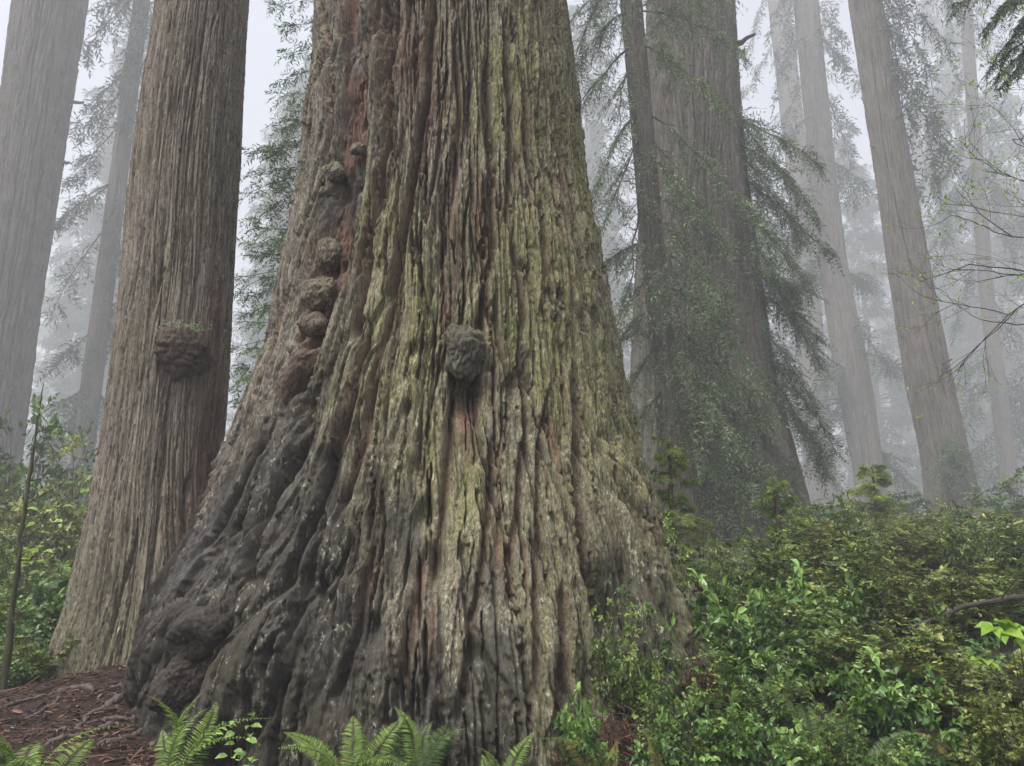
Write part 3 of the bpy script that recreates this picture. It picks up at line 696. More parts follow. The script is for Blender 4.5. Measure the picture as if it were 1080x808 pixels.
for i, (px, D, kd, lab) in enumerate(fog):
    D *= 3.0
    d = ray(px, 560); x = d[0]/d[1]*D; z = float(terrain(x, D, False))
    rg = random.Random(i); s = rg.uniform(1.7,2.1)
    grp = 'conifers fading into the fog'; lb = lab or 'tall feathery conifer dissolving into the fog far behind the trunks'
    if kd is not None and protos[kd].location.z < -400:
        o = protos[kd]; o.location = (x, D, z); o.rotation_euler = (0,0,rg.uniform(0,6)); o['label'] = lb; o['group'] = grp
        protos[kd]
    else:
        dup(protos[kd], (x, D, z), rg.uniform(0,6), (s,s,s), lb, grp)

# ------------------------------------------------------------------ boughs on the nearer trees at right
rg = np.random.default_rng(21)
def px_bough(buf, t, side, y, ex, ey, depth, ntw, twl, ll, lw, hang, r0, tone, sag=.05, dist=None):
    """from trunk t at photo height y out to photo point (ex,ey) that lies `depth` nearer than the trunk"""
    a = t.a; ys = np.array([ (lambda q: 404-F*math.tan(math.atan2(q[0]-EYE, math.hypot(q[1],q[2]))-PITCH))(q) for q in a])
    i = int(np.argmin(np.abs(ys-y))); c = a[i]
    p0 = np.array([c[1]+side*c[3]*.5, c[2]-c[3]*.6, c[0]])
    p1 = at(ex, ey, c[2]-depth)
    return bough(buf, p0, p1, sag, ntw, twl, 6, ll, lw, rg, hang=hang, r0=r0, tone=tone, tstart=.12)
# slender conifer: dark arching limbs to the left, boughs hanging over the big trunk
b = Buf()
for y, ex, ey, dp, n in [(128,612,225,1.5,26),(60,606,120,.5,26),(262,628,292,1,26),(20,610,60,0,30),(-30,615,10,.5,30),(-60,640,40,2,26),(160,640,250,2,20),(200,650,330,1.5,22),(330,645,380,1,24),(370,650,440,1.5,22),(90,640,150,2,22),(300,652,350,2,20),(420,660,470,1,18),(-90,600,-40,0,24),(-20,600,90,-1,24)]:
    px_bough(b, T5[0], -1, y, ex, ey, dp, n+44, 1.7, .17, .04, .3, .055, rg.uniform(.25,.6), sag=rg.uniform(.02,.14))
for y, ex, ey, dp, n in [(127,815,285,1,50),(307,798,385,1.5,44),(-60,770,20,1.5,46),(-30,740,30,2,46),(20,790,60,1,46),(-90,800,-20,1,46),(60,750,110,1.5,40),(180,770,250,1.5,48),(240,760,330,2,48),(330,750,420,2,48),(260,720,330,2.5,36),(210,810,300,1,46),(380,770,450,2,46),(420,740,500,2,40),(160,735,230,2,36),(350,800,440,1,48),(0,715,60,2.5,36),(440,790,520,1.2,46)]:
    px_bough(b, T5[0], 1, y, ex, ey, dp, n+40, 1.7, .17, .042, .2, .045, rg.uniform(.3,.75), sag=rg.uniform(.04,.14))
b.build('crown', [M['dark_twig'], M['hemlock']], T5[2], T5[1])
# massive trunk: a dark green fan to its right and soft grey-green boughs low down
b = Buf()
for y, ex, ey, dp, n in [(150,862,178,2,60),(170,868,215,2.5,60),(190,850,250,2,60),(210,872,270,2,60),(240,866,310,1.5,56),(260,850,330,2.5,54),(290,862,345,2,54),(310,845,300,3,50),(350,872,420,2,60),(370,884,462,2,60),(390,868,490,2.5,56),(330,880,380,1.5,56),(230,835,290,3.5,50),(400,850,520,3,50),(140,842,200,2.5,44),(420,880,500,2,44)]:
    px_bough(b, T4[0], 1, y, ex, ey, dp, n+60, 1.6, .19, .048, .15, .05, rg.uniform(.2,.55), sag=rg.uniform(.06,.16))
for y, ex, ey, dp, n in [(430,770,485,4,60),(440,810,500,4.5,60),(450,745,510,5,56),(470,790,540,4.5,60),(480,830,535,4,56),(500,760,560,5,50),(410,725,470,5,44),(420,800,455,4,50),(460,850,560,3.5,44),(380,760,425,4,50),(350,730,400,4.5,44),(300,745,350,4,44),(505,815,575,4.5,44)]:
    px_bough(b, T4[0], rg.choice([-.4,.2,.6]), y, ex, ey, dp, n+56, 1.7, .19, .048, .2, .045, rg.uniform(.45,.9), sag=rg.uniform(.05,.15))
b.build('crown', [M['dark_twig'], M['hemlock']], T4[2], T4[1])
# leaning redwood: a curtain of pale boughs on its right, a tuft low on its trunk
b = Buf()
for y, ex, ey, dp, n in [(-20,1000,60,1,60),(30,1015,120,1,60),(60,1000,180,2,60),(-60,985,20,1.5,50),(90,985,200,1,50),(10,965,150,2.5,50),(120,1010,170,0,50),(-80,1020,30,0,54)]:
    px_bough(b, T7[0], 1, y, ex, ey, dp, n+10, 3.2, .46, .12, .6, .07, rg.uniform(.3,.6), sag=.08)
for y, ex, ey, dp, n in [(470,1000,490,3,30),(480,1022,498,3,34),(490,985,510,3,26),(485,1010,520,3,24)]:
    px_bough(b, T7[0], .2, y, ex, ey, dp, n, 1.5, .28, .08, .3, .03, .95, sag=.05)
b.build('crown', [M['dark_twig'], M['conifer_far']], T7[2], T7[1])

def foggy_crown(T, n, ylo, yhi, lo, hi, seed, twl, ll, sides=(-1,1)):
    rr = np.random.default_rng(seed); b = Buf(); a = T[0].a
    for i in range(n):
        y = rr.uniform(ylo, yhi); sd = sides[i % len(sides)]; c = a[int(np.clip((yhi-y)/(yhi+140)*len(a),0,len(a)-1))]
        q = np.array([c[1],c[2],c[0]]); d = q-np.array([0,0,EYE]); fw = cp*d[1]+sp*d[2]; px = 540+F*d[0]/fw; py = 404-F*(cp*d[2]-sp*d[1])/fw
        px_bough(b, T[0], sd, py, px+sd*rr.uniform(lo,hi), py+rr.uniform(-10,45), rr.uniform(-6,6), 26, twl, ll, ll*.26, .35, .10, rr.uniform(.3,.7), sag=rr.uniform(.03,.12))
    b.build('crown', [M['dark_twig'], M['conifer_far']], T[2], T[1])
stubs(T1,6,1); stubs(T7,6,2); stubs(T4,4,3); stubs(T6,5,4)
foggy_crown(T2, 46, -60, 460, 18, 62, 1, 3.2, .62)
foggy_crown(T6, 34, -60, 420, 25, 70, 2, 3.4, .7)
foggy_crown(T6b, 30, -60, 420, 20, 60, 3, 4.4, .9)
foggy_crown(T8, 34, -60, 420, 20, 70, 4, 4.2, .85)
# young redwood whose sprays fill the gap between the two near left trunks
loc = at(318, 560, 17.5); loc[2] = terrain(loc[0], loc[1], False)
yr = thing('young_redwood', 'young redwood with fresh green sprays in the gap left of the huge trunk', 'tree', loc)
b = Buf(); H = 13.5; trunk_simple(H, .16, 77).build('trunk', M['twig'], (0,0,0), yr, True)
for ex, ey in [(292,10),(300,35),(305,60),(295,85),(288,100),(310,110),(286,128),(300,130),(255,165),(262,185),(252,205),(270,160),(285,172),(250,228),(300,180),(262,240),(285,225),(295,205),(255,262),(250,285),(268,270),(240,300),(262,312),(285,260),(248,335),(262,345),(275,300),(240,360),(240,385),(255,375),(250,405),(262,392),(238,425),(245,445),(238,470),(252,430),(236,490),(300,240),(275,335)]:
    p1 = at(ex, ey, 17.0+rg.uniform(-.9,.9)); p0 = np.array([loc[0]+.2, loc[1], p1[2]+rg.uniform(.1,.8)])
    bough(b, p0, p1, .06, 20, .75, 6, .135, .03, rg, hang=.12, r0=.018, tone=rg.uniform(.3,.85), tstart=.3)
b.build('crown', [M['dark_twig'], M['conifer']], loc, yr)

# ------------------------------------------------------------------ shrubs
def huck_mesh(seed, leaf=.054, nst=22, ntw=13, npair=7, spread=60, shape='diamond', lw=.55, jit=.3, tone=.45):
    rg = np.random.default_rng(seed); st = Buf(); lf = Buf(); t = np.linspace(0,1,9)
    for i in range(nst):
        a = rg.uniform(0,2*math.pi); lean = rad(rg.uniform(4, spread)); L = rg.uniform(.6,1.2)
        out = np.array([math.cos(a), math.sin(a), 0])
        lt = lean*(.4+.9*t)
        Pp = np.zeros((9,3)); 
        for j in range(1,9): Pp[j] = Pp[j-1] + L/8*(out*math.sin(lt[j])+np.array([0,0,1])*math.cos(lt[j])) + rg.normal(size=3)*.012
        Pp += out*rg.uniform(0,.10)
        tubes(st, Pp[None], (.007*np.linspace(1,.3,9))[None], k=4)
        tt = np.sort(rg.uniform(.2,1,ntw)); idx = tt*8; k = np.minimum(idx.astype(int),7); f = (idx-k)[:,None]
        o = Pp[k]*(1-f)+Pp[k+1]*f
        d = out*rg.uniform(.1,1,(ntw,1)) + rg.normal(size=(ntw,3))*np.array([.7,.7,.3]) + np.array([0,0,.25])
        ln = rg.uniform(.14,.36,ntw)*(1.2-.5*tt)
        up = np.array([[0,0,1.]])+.35*rg.normal(size=(ntw,3))
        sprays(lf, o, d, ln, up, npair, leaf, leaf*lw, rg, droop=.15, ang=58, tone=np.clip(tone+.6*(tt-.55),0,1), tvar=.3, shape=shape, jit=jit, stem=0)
        tq = np.linspace(0,1,4); dd = nrm(d)
        PP = o[:,None]+dd[:,None]*(ln[:,None]*tq)[:,:,None]; PP[:,:,2] -= .15*ln[:,None]*tq**2
        tubes(st, PP, .0028*np.linspace(1,.4,4)[None], k=3)
    for q in lf.qm: q[:] = 0
    for q in lf.tm: q[:] = 0
    return st, lf
def shrub(name, cat, seed, mat, stem='twig', **kw):
    root = thing(name, None, cat, (0,0,-500)); st, lf = huck_mesh(seed, **kw)
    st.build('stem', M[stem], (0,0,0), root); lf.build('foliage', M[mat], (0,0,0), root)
    return root
SH = {
 'h1': shrub('huckleberry_bush','bush',1,'huckle'), 'h2': shrub('huckleberry_bush','bush',2,'huckle',leaf=.05,nst=26), 'h3': shrub('huckleberry_bush','bush',3,'huckle_olive',leaf=.056,nst=28),
 'h4': shrub('huckleberry_bush','bush',4,'huckle_olive',leaf=.06), 'y1': shrub('huckleberry_bush','bush',5,'huckle_yellow',leaf=.034,nst=20),
 's1': shrub('salal_bush','bush',6,'salal',leaf=.12,nst=15,ntw=8,npair=3,shape='oval',lw=.6,jit=.45), 's2': shrub('salal_bush','bush',7,'salal',leaf=.105,nst=18,ntw=8,npair=3,shape='oval',lw=.58,jit=.45,spread=75),
 'f1': shrub('evergreen_bush','bush',8,'huckle_olive',leaf=.06,nst=26,ntw=11,npair=6), 'f2': shrub('evergreen_bush','bush',9,'conifer',leaf=.055,nst=30,ntw=12,npair=6,spread=50),
}
used = set()
def put(kind, px, ptop, D, w, label, group=None, hmin=.35):
    d = ray(px, ptop); x = d[0]/d[1]*D; zt = EYE+d[2]/d[1]*D; z = float(terrain(x, D)); h = max(zt-z, hmin)
    s = (w, w, h/.95); rz = (px*.37+D) % 6.28; loc = (x, D, z-.03)
    if kind not in used:
        used.add(kind); o = SH[kind]; o.location = loc; o.rotation_euler = (0,0,rz); o.scale = s; o['label'] = label
        if group: o['group'] = group
        return o
    return dup(SH[kind], loc, rz, s, label, group)
G1 = 'bushes covering the bank on the right'; G2 = 'bushes at the left edge'
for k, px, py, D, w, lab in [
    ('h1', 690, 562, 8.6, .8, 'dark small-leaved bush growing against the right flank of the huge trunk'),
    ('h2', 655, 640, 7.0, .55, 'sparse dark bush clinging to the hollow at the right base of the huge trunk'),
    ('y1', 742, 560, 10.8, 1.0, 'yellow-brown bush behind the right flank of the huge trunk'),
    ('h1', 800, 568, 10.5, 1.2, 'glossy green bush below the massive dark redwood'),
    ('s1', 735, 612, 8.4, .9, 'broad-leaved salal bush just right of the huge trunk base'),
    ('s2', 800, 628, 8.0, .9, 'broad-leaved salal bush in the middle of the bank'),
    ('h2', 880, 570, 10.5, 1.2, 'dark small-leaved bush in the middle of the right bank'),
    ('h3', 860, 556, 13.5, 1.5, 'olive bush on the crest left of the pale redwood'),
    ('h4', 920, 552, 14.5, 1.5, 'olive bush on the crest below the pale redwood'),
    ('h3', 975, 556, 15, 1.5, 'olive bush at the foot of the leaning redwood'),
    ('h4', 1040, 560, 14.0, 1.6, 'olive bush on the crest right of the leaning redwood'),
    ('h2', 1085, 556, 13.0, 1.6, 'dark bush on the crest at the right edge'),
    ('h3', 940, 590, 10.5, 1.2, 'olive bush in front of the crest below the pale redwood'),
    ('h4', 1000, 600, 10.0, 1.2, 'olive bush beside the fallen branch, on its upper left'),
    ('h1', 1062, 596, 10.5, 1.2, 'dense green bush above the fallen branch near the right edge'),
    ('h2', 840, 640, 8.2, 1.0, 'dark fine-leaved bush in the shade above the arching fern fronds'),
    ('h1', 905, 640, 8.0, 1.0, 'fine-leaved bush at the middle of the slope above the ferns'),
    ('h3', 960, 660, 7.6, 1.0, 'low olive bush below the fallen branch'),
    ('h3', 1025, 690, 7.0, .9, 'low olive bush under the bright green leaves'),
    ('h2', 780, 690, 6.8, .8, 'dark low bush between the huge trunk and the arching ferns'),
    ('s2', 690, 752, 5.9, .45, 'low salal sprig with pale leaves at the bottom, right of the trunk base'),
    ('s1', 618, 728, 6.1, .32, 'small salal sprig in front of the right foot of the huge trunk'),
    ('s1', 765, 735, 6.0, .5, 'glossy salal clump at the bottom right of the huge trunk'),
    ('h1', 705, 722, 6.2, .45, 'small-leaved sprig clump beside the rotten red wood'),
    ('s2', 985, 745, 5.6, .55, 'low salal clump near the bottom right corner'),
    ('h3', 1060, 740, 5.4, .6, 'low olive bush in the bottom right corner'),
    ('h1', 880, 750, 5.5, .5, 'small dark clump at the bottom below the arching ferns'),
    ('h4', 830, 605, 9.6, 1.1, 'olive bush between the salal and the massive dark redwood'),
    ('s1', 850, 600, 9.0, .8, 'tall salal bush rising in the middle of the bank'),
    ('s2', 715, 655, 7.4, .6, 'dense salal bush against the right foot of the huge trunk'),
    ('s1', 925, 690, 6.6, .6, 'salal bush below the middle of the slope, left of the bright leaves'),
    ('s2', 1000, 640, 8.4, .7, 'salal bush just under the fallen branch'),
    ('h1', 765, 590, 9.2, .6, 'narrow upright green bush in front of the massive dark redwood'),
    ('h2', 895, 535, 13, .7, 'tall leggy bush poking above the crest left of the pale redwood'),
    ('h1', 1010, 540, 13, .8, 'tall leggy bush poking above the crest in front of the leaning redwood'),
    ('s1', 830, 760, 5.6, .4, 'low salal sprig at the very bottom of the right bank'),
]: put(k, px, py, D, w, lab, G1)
for k, px, py, D, w, lab in [
    ('f2', 45, 465, 24, 3.0, 'tall dark bush behind the left redwood at the left edge'),
    ('f1', 95, 475, 22, 2.6, 'tall olive bush showing behind the left redwood'),
    ('f1', -5, 510, 20, 2.5, 'olive bush in front of the pale trunk at the left edge'),
    ('h3', 70, 548, 17, 1.6, 'olive bush behind the left redwood foot'),
    ('h1', 20, 575, 15, 1.5, 'green bush behind the thin mossy stem'),
    ('s1', 62, 600, 13.5, 1.2, 'pale salal bush just left of the left redwood foot'),
    ('h1', -20, 610, 12, 1.3, 'green bush cut by the left edge'),
    ('s2', 15, 640, 11.5, 1.1, 'bright salal bush at the left edge above the soil'),
    ('h4', 40, 672, 10.8, .7, 'low olive bush above the red soil mound'),
    ('s1', 0, 690, 10.2, .6, 'low salal clump at the left edge on the red soil'),
]: put(k, px, py, D, w, lab, G2)
G3 = 'bushes on the far slope in the fog'
for i, (k, px, py, D, w) in enumerate([('f1',900,545,20,2.4),('f2',850,540,22,2.4),('f1',960,540,24,2.6),('f2',1035,540,25,2.6),('f1',1085,535,20,2.4),('f2',930,530,30,3),('f1',1000,535,28,2.6),('f2',1070,510,30,3),('f1',875,530,30,3),('f2',640,540,26,2.6),('f1',120,520,28,3),('f2',10,520,34,3.5)]):
    put(k, px, py, D, w, 'hazy bush on the far slope behind the crest', G3)

# ------------------------------------------------------------------ undergrowth: leafy sprigs too many to count
rg = np.random.default_rng(44); st = Buf(); lf = Buf()
def undergrowth(n, xr, yr, keep, ll, lh, tone, hs):
    x = rg.uniform(*xr, n); y = rg.uniform(*yr, n); k = keep(x, y); x = x[k]; y = y[k]; n = len(x)
    z = terrain(x, y); o = np.stack([x,y,z],1)
    d = rg.normal(size=(n,3))*np.array([.8,.8,.2])+np.array([0,0,.65]); ln = rg.uniform(.5,1.3,n)*hs
    sprays(lf, o, d, ln, np.array([[0,0,1.]])+.4*rg.normal(size=(n,3)), 6, ll, lh, rg, droop=.35, tone=tone, tvar=.35, m=0, jit=.4)
def offtrunk(x, y):
    c = np.ones(len(x), bool)
    for t, mg in ((MT,.15),(LT,.1)):
        cx, cy, r = t.f(terrain(x,y,False)); c &= np.hypot(x-cx, y-cy) > r+mg
    return c
undergrowth(900, (1.9,9), (5.2,13), lambda x,y: offtrunk(x,y)&(x<y*.82), .062, .036, .42, .36)
undergrowth(2600, (0,26), (12,28), lambda x,y: (x<y*.85)&(x>y*.1), .075, .04, .45, .6)
undergrowth(2600, (-18,-4), (10.6,26), lambda x,y: offtrunk(x,y)&(x<-.42*y), .075, .04, .5, .5)
undergrowth(4500, (-60,70), (26,80), lambda x,y: np.abs(x)<y*.9, .25, .12, .5, 1.3)
undergrowth(2500, (-150,160), (80,190), lambda x,y: np.abs(x)<y*.85, .7, .35, .5, 3.0)
o = lf.build('undergrowth', M['undergrowth']); tag(o, 'tangled low leafy undergrowth covering the forest floor', 'undergrowth', kind='stuff')

# ------------------------------------------------------------------ litter on the soil mound
b = Buf(); n = 11000; rg = np.random.default_rng(8)
x = rg.normal(-3.4,1.5,n); y = rg.normal(7.2,1.3,n); z = terrain(x,y)+.03*perlin(x*5,y*5,0*x,9)+.016*perlin(x*13,y*13,0*x,11)+.006
o = np.stack([x,y,z],1); d = rg.normal(size=(n,3))*np.array([1,1,.22])
L = rg.exponential(.05,n)+.015; L[:160] = rg.uniform(.2,.6,160)
P4 = o[:,None]+nrm(d)[:,None]*(L[:,None]*np.linspace(0,1,3))[:,:,None]
tubes(b, P4, np.repeat((rg.uniform(.0015,.004,n)*(1+L*3))[:,None],3,1), k=3, tone=rg.uniform(0,1,n))
K = 2600; x = rg.normal(-3.4,1.5,K); y = rg.normal(7.2,1.3,K); z = terrain(x,y)+.03*perlin(x*5,y*5,0*x,9)+.016*perlin(x*13,y*13,0*x,11)+.008
leaves(b, np.stack([x,y,z],1), rg.normal(size=(K,3))*np.array([1,1,.2]), np.array([[0,0,1.]])+.45*rg.normal(size=(K,3)), rg.uniform(.03,.13,K), rg.uniform(.015,.045,K), rg.uniform(0,1,K), m=0, shape='oval')
lm = leaf_mat('dead_needles', (.035,.018,.012), (.10,.045,.028), (.22,.12,.08), .7, 0.0)
tag(b.build('forest_litter', lm), 'fallen twigs and dead needles on the red soil', 'litter', kind='stuff')
# rotten red wood at the right foot
b = Buf(); n = 420
for (px,py,D,sx,sz) in [(650,775,6.6,.2,.10),(737,722,7.3,.08,.12),(610,795,6.5,.08,.08)]:
    c = at(px,py,D); o = c+rg.normal(size=(n,3))*np.array([sx,.12,sz])
    d = rg.normal(size=(n,3))*np.array([.6,.4,.6])+np.array([.2,-.3,-.5]); L = rg.uniform(.04,.16,n)
    P4 = o[:,None]+nrm(d)[:,None]*(L[:,None]*np.linspace(0,1,3))[:,:,None]
    tubes(b, P4, np.repeat((rg.uniform(.002,.006,n))[:,None],3,1), k=3, tone=rg.uniform(0,1,n))
lm2 = leaf_mat('rotten_red_fibre', (.03,.013,.009), (.075,.029,.017), (.15,.065,.035), .8, 0.0)
tag(b.build('bark_debris', lm2), 'shredded red bark fibre heaped at the right foot of the huge trunk', 'debris', kind='stuff')

# ------------------------------------------------------------------ ferns
def frond_mesh(seed, npin=34, L=.85, wmax=.105, mat='fern', name='frond'):
    rg = np.random.default_rng(seed); b = Buf(); t = np.linspace(0,1,14)
    dr = rg.uniform(.35,.95); P_ = np.stack([0*t, L*(.82*t), L*(.62*t-dr*t**2.4)], 1); P_[:,0] = rg.uniform(-.14,.14)*t**2
    tubes(b, P_[None], (.004*np.linspace(1,.3,14))[None], k=4, m=0)
    tt = np.linspace(.13,.99,npin); ix = tt*13; i = np.minimum(ix.astype(int),12); f = (ix-i)[:,None]
    o = P_[i]*(1-f)+P_[i+1]*f; T = nrm(P_[i+1]-P_[i]); side = nrm(np.cross(T, np.array([[0,0,1.]]))); up = np.cross(side, T)
    W = wmax*np.minimum(1, (1-tt)*2.4+.06)*np.minimum(1,.62+tt*1.6)
    for s in (-1,1):
        D = side*s*.96 + T*.30 + up*.08 + rg.normal(size=o.shape)*.06
        leaves(b, o, D, up+rg.normal(size=o.shape)*.12, W*rg.uniform(.9,1.08,npin), np.minimum(.0175, L/npin*.62), np.clip(.5+.18*rg.normal(size=npin),0,1), m=1, shape='oval', curl=.12)
    return b
def fern(name, label, loc, fr, rz0=0, fan=(0,360), mat='fern', scale=1.0, tilt=(.1,.5), seed=0, group='sword ferns along the bottom edge'):
    root = thing(name, label, 'fern', loc, group=group); rg = random.Random(seed)
    for i in range(fr):
        mm = mat if rg.random() < .8 else rg.choice(['fern','fern_dark','fern_old']); me = FR[mm][rg.randrange(5)]
        o = bpy.data.objects.new('frond', me); COL.objects.link(o); o.parent = root
        a = rad(fan[0]+(fan[1]-fan[0])*(i+rg.uniform(-.7,.7))/max(fr-1,1))
        s = .88*scale*rg.uniform(.65,1.2)
        o.rotation_euler = (rg.uniform(*tilt), rg.uniform(-.5,.5), a); o.scale = (s,s,s)
    return root
FR = {}
for mt, sd in (('fern',0),('fern_dark',20),('fern_old',40)):
    FR[mt] = []
    for j in range(5):
        o = frond_mesh(sd+j, npin=34+4*j).build('frond', [M['stem_green'], M[mt]])
        FR[mt].append(o.data); bpy.data.objects.remove(o)
def gl(px, py, D):
    p = at(px, py, D); p[2] = terrain(p[0], p[1]); return p
# rotation z = 0 points the frond away from the camera (+Y); +90 to the left
fern('sword_fern','upright bright fern on the soil left of the huge trunk', gl(185,800,5.8), 9, fan=(-80,90), tilt=(.5,1.2), scale=1.15, seed=1)
fern('sword_fern','bright fern arching in at the bottom left corner', gl(30,800,5.2), 11, fan=(-130,100), tilt=(.35,.9), scale=1.15, seed=2)
fern('sword_fern','broad green fern at the bottom centre below the trunk', gl(370,800,5.8), 14, fan=(-110,110), tilt=(.45,.85), scale=.95, seed=3)
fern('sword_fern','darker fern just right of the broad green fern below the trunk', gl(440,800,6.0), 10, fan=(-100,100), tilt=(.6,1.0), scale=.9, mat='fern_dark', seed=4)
fern('sword_fern','small bright fern tip at the bottom right of centre', gl(525,808,5.7), 4, fan=(-50,40), tilt=(.8,1.1), scale=.75, seed=5)
fern('sword_fern','browning fern below the salal sprig at the trunk foot', gl(635,800,5.9), 7, fan=(-80,80), tilt=(.6,1.0), scale=.85, mat='fern_old', seed=6)
fern('sword_fern','small fern tip at the bottom beside the browning fern', gl(690,812,5.6), 4, fan=(-50,30), tilt=(.8,1.1), scale=.65, seed=7)
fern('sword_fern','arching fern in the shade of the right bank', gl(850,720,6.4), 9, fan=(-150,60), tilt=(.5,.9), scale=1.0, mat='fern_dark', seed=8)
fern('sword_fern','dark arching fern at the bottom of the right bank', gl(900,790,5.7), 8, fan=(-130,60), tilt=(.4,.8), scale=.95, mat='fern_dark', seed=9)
fern('sword_fern','pale drooping fern at the left edge beside the left redwood', gl(45,700,11.4), 9, fan=(0,330), tilt=(.2,.6), scale=1.3, seed=10)
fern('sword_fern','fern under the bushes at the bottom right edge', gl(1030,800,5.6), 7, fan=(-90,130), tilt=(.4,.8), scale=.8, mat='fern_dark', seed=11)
# small broad-leaved plant beside the fern
def leafy(name, label, cat, loc, paths, leafn, ll, lw, mat, stem, seed, r=.004, lobed=False, tone=.6):
    rg = np.random.default_rng(seed); root = thing(name, label, cat, loc); s = Buf(); f = Buf()
    for Pp in paths:
        Pp = np.asarray(Pp); t = np.linspace(0,1,10); q = np.linspace(0,1,len(Pp))
        Q = np.stack([np.interp(t,q,Pp[:,j]) for j in range(3)],1)
        tubes(s, Q[None], (r*np.linspace(1,.4,10))[None], k=5)
        tt = rg.uniform(.4,1,leafn); tt[0] = 1
        o = np.stack([np.interp(tt,t,Q[:,j]) for j in range(3)],1)
        d = rg.normal(size=(leafn,3))*np.array([1,.7,.15])+np.array([0,-.4,.0])
        pet = nrm(d)*ll*.3
        tubes(s, np.stack([o, o+pet*.6, o+pet],1), np.full((leafn,3), r*.3), k=3)
        n = np.array([[0,-.4,1.]])+.3*rg.normal(size=(leafn,3))
        L = ll*rg.uniform(.7,1.15,leafn)
        if lobed:
            sd = nrm(np.cross(nrm(d), n))
            for a, sc_ in ((0,1),(.75,.8),(-.75,.8),(1.45,.55),(-1.45,.55)):
                leaves(f, o+pet, nrm(d)*math.cos(a)+sd*math.sin(a), n, L*sc_, L*sc_*.62, tone+.1*rg.normal(size=leafn), m=0, shape='oval', curl=.1)
        else:
            leaves(f, o+pet, d, n, L, L*lw, np.clip(tone+.2*rg.normal(size=leafn),0,1), m=0, shape='oval', curl=.05)
    s.build('stem', M[stem], loc, root); f.build('foliage', M[mat], loc, root)
    return root
g0 = gl(262,792,5.6)
leafy('seedling','small pale leafy seedling between two ferns at the trunk foot','plant', g0, [[g0, at(250,760,5.6)],[g0, at(268,765,5.6)],[g0, at(240,775,5.5)],[g0, at(275,785,5.5)],[g0,at(262,752,5.6)]], 5, .085, .62, 'salal', 'stem_green', 3, tone=.95)
g0 = gl(1075,735,5.2)
leafy('thimbleberry','bright green lobed leaves on a stem at the right edge','plant', g0, [[g0, at(1078,690,5.1), at(1072,668,5.0)],[g0, at(1070,690,5.1), at(1052,660,5.0)],[g0, at(1055,715,5.1), at(1035,700,5.0)]], 2, .15, .6, 'bright', 'stem_green', 5, lobed=True, tone=.7)
g0 = gl(20,690,13)
leafy('maple_sapling','yellow-green sapling leaves behind the thin stem at left','plant', g0, [[g0, at(30,600,13), at(80,518,13)],[g0, at(25,600,13.2), at(45,540,13)],[g0, at(30,590,13), at(62,535,12.8)],[g0, at(20,620,13), at(35,590,13)],[g0, at(30,600,13.2), at(70,550,13.2)]], 6, .20, .6, 'bright', 'twig', 6, r=.008, lobed=False, tone=.7)
# thin mossy stem at left
g0 = gl(10,690,10); b = Buf()
Q = np.array([g0-[0,0,.2], at(18,610,10), at(27,540,10), at(38,470,10), at(48,408,10)]); t = np.linspace(0,4,24)
Q = np.stack([np.interp(t, range(5), Q[:,j]) for j in range(3)],1); Q += np.cumsum(np.random.default_rng(2).normal(size=Q.shape),0)*.006
tubes(b, Q[None], np.linspace(.045,.003,24)[None], k=8)
V = b.v[0]; b.v[0] = V + .03*perlin(V[:,0]*20,V[:,1]*20,V[:,2]*12,3)[:,None]
for i in range(9):
    k = 4+2*i; p = Q[k]; rgk = np.random.default_rng(i); e = p+np.array([rgk.uniform(-.5,.5), rgk.uniform(-.3,.3), rgk.uniform(-.1,.3)])
    tubes(b, np.linspace(p,e,5)[None], np.linspace(.008,.003,5)[None], k=4)
tag(b.build('bare_stem', M['stem_green'], smooth=True), 'thin bare mossy stem leaning at the left edge', 'sapling')

# sapling conifer with yellow-green tips beside the trunk
def sapling(px, py_top, D, label, lmax, mat, nb, seed, leaf=.06):
    rg = np.random.default_rng(seed); g0 = gl(px, 640, D); d = ray(px, py_top); H = EYE+d[2]/d[1]*D-g0[2]
    root = thing('conifer_sapling', label, 'sapling', g0); b = Buf()
    trunk_simple(H, .03, seed, 6, 12).build('trunk', M['twig'], (0,0,0), root, True)
    for i in range(nb):
        u = (i+.5)/nb; z = H*(.15+.83*u); a = rg.uniform(0,6.28); L = lmax*(1-.75*u)*rg.uniform(.7,1.15)
        p0 = np.array([0,0,z]); p1 = p0+np.array([math.cos(a)*L, math.sin(a)*L, L*rg.uniform(-.15,.25)])
        bough(b, p0, p1, .05, 11, L*.42, 9, leaf*1.1, leaf*.2, rg, hang=.05, r0=.008, tone=.55+.4*rg.uniform(), tstart=.2)
    b.build('crown', [M['twig'], M[mat]], (0,0,0), root)
sapling(716, 462, 10.5, 'small conifer sapling with yellow-green tips beside the right flank of the huge trunk', 1.0, 'conifer_tip', 44, 61)
sapling(832, 505, 14, 'small pale conifer sapling in front of the massive dark redwood', .9, 'conifer_tip', 34, 62, .085)
sapling(935, 490, 22, 'thin pale sapling in front of the pale redwood', 1.5, 'conifer_tip', 34, 63, .13)

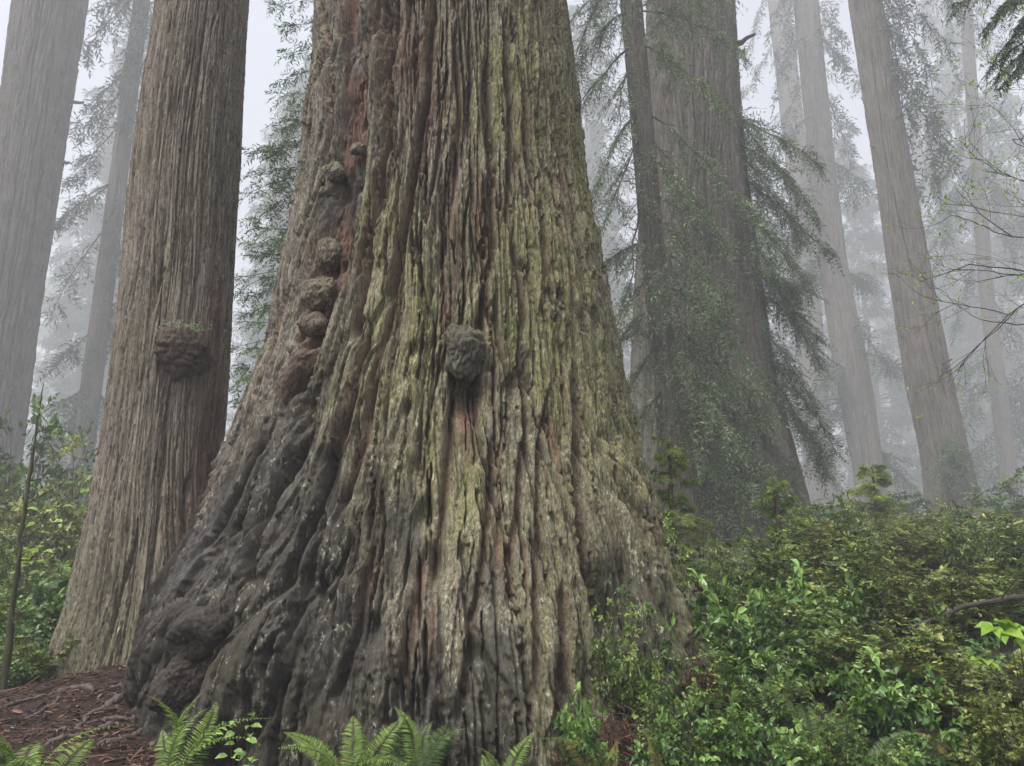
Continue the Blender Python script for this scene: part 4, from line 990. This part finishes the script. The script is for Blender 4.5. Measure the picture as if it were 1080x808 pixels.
# ------------------------------------------------------------------ bare twigs with tiny leaves entering at the right edge
rg = np.random.default_rng(15); tw = Buf(); lf = Buf()
def grow(p, d, L, r, depth):
    n = 7; Pp = [p]; dd = d.copy()
    for i in range(n-1):
        dd = nrm(dd + rg.normal(size=3)*.13 + np.array([0,0,.015])); Pp.append(Pp[-1]+dd*L/(n-1))
    Pp = np.array(Pp); tubes(tw, Pp[None], (r*np.linspace(1,.5,n))[None], k=4 if r>.004 else 3)
    if depth == 0 or rg.uniform() < .2:
        k = 2; o = Pp[-1:]+rg.normal(size=(k,3))*.01
        leaves(lf, o, rg.normal(size=(k,3))+np.array([0,0,.3]), np.array([[0,-.5,1.]])+.5*rg.normal(size=(k,3)), rg.uniform(.02,.055,k), .022, rg.uniform(.3,.9,k), m=0, shape='oval')
    if depth > 0:
        for i in range(rg.integers(3,5)):
            j = rg.integers(2,n); sd = nrm(rg.normal(size=3)*np.array([1,.8,1]))
            grow(Pp[j], nrm(dd+sd*.75), L*rg.uniform(.45,.75), r*.55, depth-1)
D0 = 7.2; vm_root = at(1190, 520, D0); vm_root[2] = terrain(vm_root[0], vm_root[1])
vt = thing('vine_maple', 'nearly bare vine maple twigs with tiny new leaves at the right edge', 'tree', vm_root)
tubes(tw, np.array([vm_root-[0,0,.2], at(1185,480,D0), at(1160,330,D0), at(1130,150,D0), at(1110,20,D0)])[None], np.array([[.06,.05,.045,.035,.02]]), k=8)
for (sx,sy,ex,ey,L,r) in [(1150,260,1060,250,1.0,.013),(1150,300,1050,300,1.1,.014),(1160,330,1060,370,1.0,.012),(1140,200,1070,190,.8,.010),(1145,230,1062,225,.9,.012),(1150,280,1040,330,1.1,.012),(1135,120,1040,150,.9,.010),(1140,170,1050,130,.8,.009)]:
    p = at(sx,sy,D0); e = at(ex,ey,D0-.3); grow(p, nrm(e-p), np.linalg.norm(e-p)*.95, r*.82, 3)
tw.build('twigs' if False else 'branch', M['dark_twig'], vm_root, vt); lf.build('foliage', M['bright'], vm_root, vt)
# hanging conifer spray in the top right corner
hc = thing('overhanging_conifer', 'conifer whose drooping spray hangs into the top right corner', 'tree', gl(1260,600,12))
trunk_simple(14, .22, 88).build('trunk', M['bark_far'], (0,0,0), hc, True); b = Buf(); rg = np.random.default_rng(16); hl = np.array(hc.location)
for ex, ey in [(1034,85),(1045,70),(1060,92),(1050,55),(1072,60),(1020,30),(1000,12),(1040,15),(1075,30),(1078,100)]:
    p1 = at(ex, ey, 12+rg.uniform(-.5,.5)); p0 = np.array([hl[0], hl[1], p1[2]+1.2])
    bough(b, p0, p1, .06, 44, .6, 7, .09, .02, rg, hang=.4, r0=.03, tone=.3, tstart=.25)
b.build('crown', [M['dark_twig'], M['conifer']], hl, hc)

# ------------------------------------------------------------------ fallen branch
b = Buf(); Q = np.array([at(955,664,8.3), at(985,650,8.4), at(1015,640,8.5), at(1050,636,8.6), at(1095,628,8.8)]); t = np.linspace(0,4,24)
Q = np.stack([np.interp(t, range(5), Q[:,j]) for j in range(3)],1); Q += np.cumsum(np.random.default_rng(3).normal(size=Q.shape),0)*.006
tubes(b, Q[None], np.linspace(.02,.035,24)[None], k=7)
for i in (5,9,14,18): tubes(b, np.linspace(Q[i], Q[i]+[.1*(-1)**i,-.2,.25-.1*(i%3)],5)[None], np.linspace(.012,.004,5)[None], k=4)
tag(b.build('fallen_branch', M['dark_twig'], smooth=True), 'dark fallen branch lying across the bushes on the right bank', 'branch')

# ------------------------------------------------------------------ fog, sky and sun
b = Buf(); x0,x1,y0,y1,z0,z1 = -520,520,-70,640,-4.,200.
b.add([(x0,y0,z0),(x1,y0,z0),(x1,y1,z0),(x0,y1,z0),(x0,y0,z1),(x1,y0,z1),(x1,y1,z1),(x0,y1,z1)], q=[(0,3,2,1),(4,5,6,7),(0,1,5,4),(1,2,6,5),(2,3,7,6),(3,0,4,7)])
hm = bpy.data.materials.new('fog'); hm.use_nodes = True; nt = hm.node_tree; nt.nodes.clear()
out = nt.nodes.new('ShaderNodeOutputMaterial'); pv = nt.nodes.new('ShaderNodeVolumePrincipled')
pv.inputs['Color'].default_value = (.90,.925,.965,1); pv.inputs['Density'].default_value = .0033
nt.links.new(pv.outputs[0], out.inputs['Volume'])
hz = b.build('haze', hm); hz['kind'] = 'stuff'; hz['label'] = 'pale fog hanging between the trees'

w = bpy.data.worlds.new('World'); sc.world = w; w.use_nodes = True; nt = w.node_tree
bg = nt.nodes['Background']; sky = nt.nodes.new('ShaderNodeTexSky'); sky.sky_type = 'NISHITA'; sky.sun_disc = False
EL, AZ = rad(62), rad(222)
sky.sun_elevation = EL; sky.sun_rotation = AZ; sky.dust_density = 6; sky.air_density = 1.0; sky.ozone_density = 1.0
hs = nt.nodes.new('ShaderNodeHueSaturation'); hs.inputs['Saturation'].default_value = .5
nt.links.new(sky.outputs[0], hs.inputs['Color']); nt.links.new(hs.outputs[0], bg.inputs['Color']); bg.inputs['Strength'].default_value = .095
sd = bpy.data.lights.new('sun', 'SUN'); so = bpy.data.objects.new('sun', sd); COL.objects.link(so)
sd.energy = 1.5; sd.angle = rad(22); sd.color = (1,.97,.93)
dirv = Vector((math.sin(AZ)*math.cos(EL), math.cos(AZ)*math.cos(EL), math.sin(EL)))
so.rotation_euler = dirv.to_track_quat('Z','Y').to_euler(); so.location = (0,-20,120)

sc.render.engine = 'CYCLES'
cy = sc.cycles; cy.max_bounces = 8; cy.diffuse_bounces = 3; cy.glossy_bounces = 2; cy.transmission_bounces = 3; cy.volume_bounces = 3; cy.transparent_max_bounces = 8
cy.use_denoising = True; cy.use_adaptive_sampling = False; cy.sample_clamp_indirect = 6
vs = sc.view_settings; vs.view_transform = 'Standard'; vs.look = 'None'; vs.gamma = 1; vs.use_curve_mapping = False; vs.exposure = 1.55
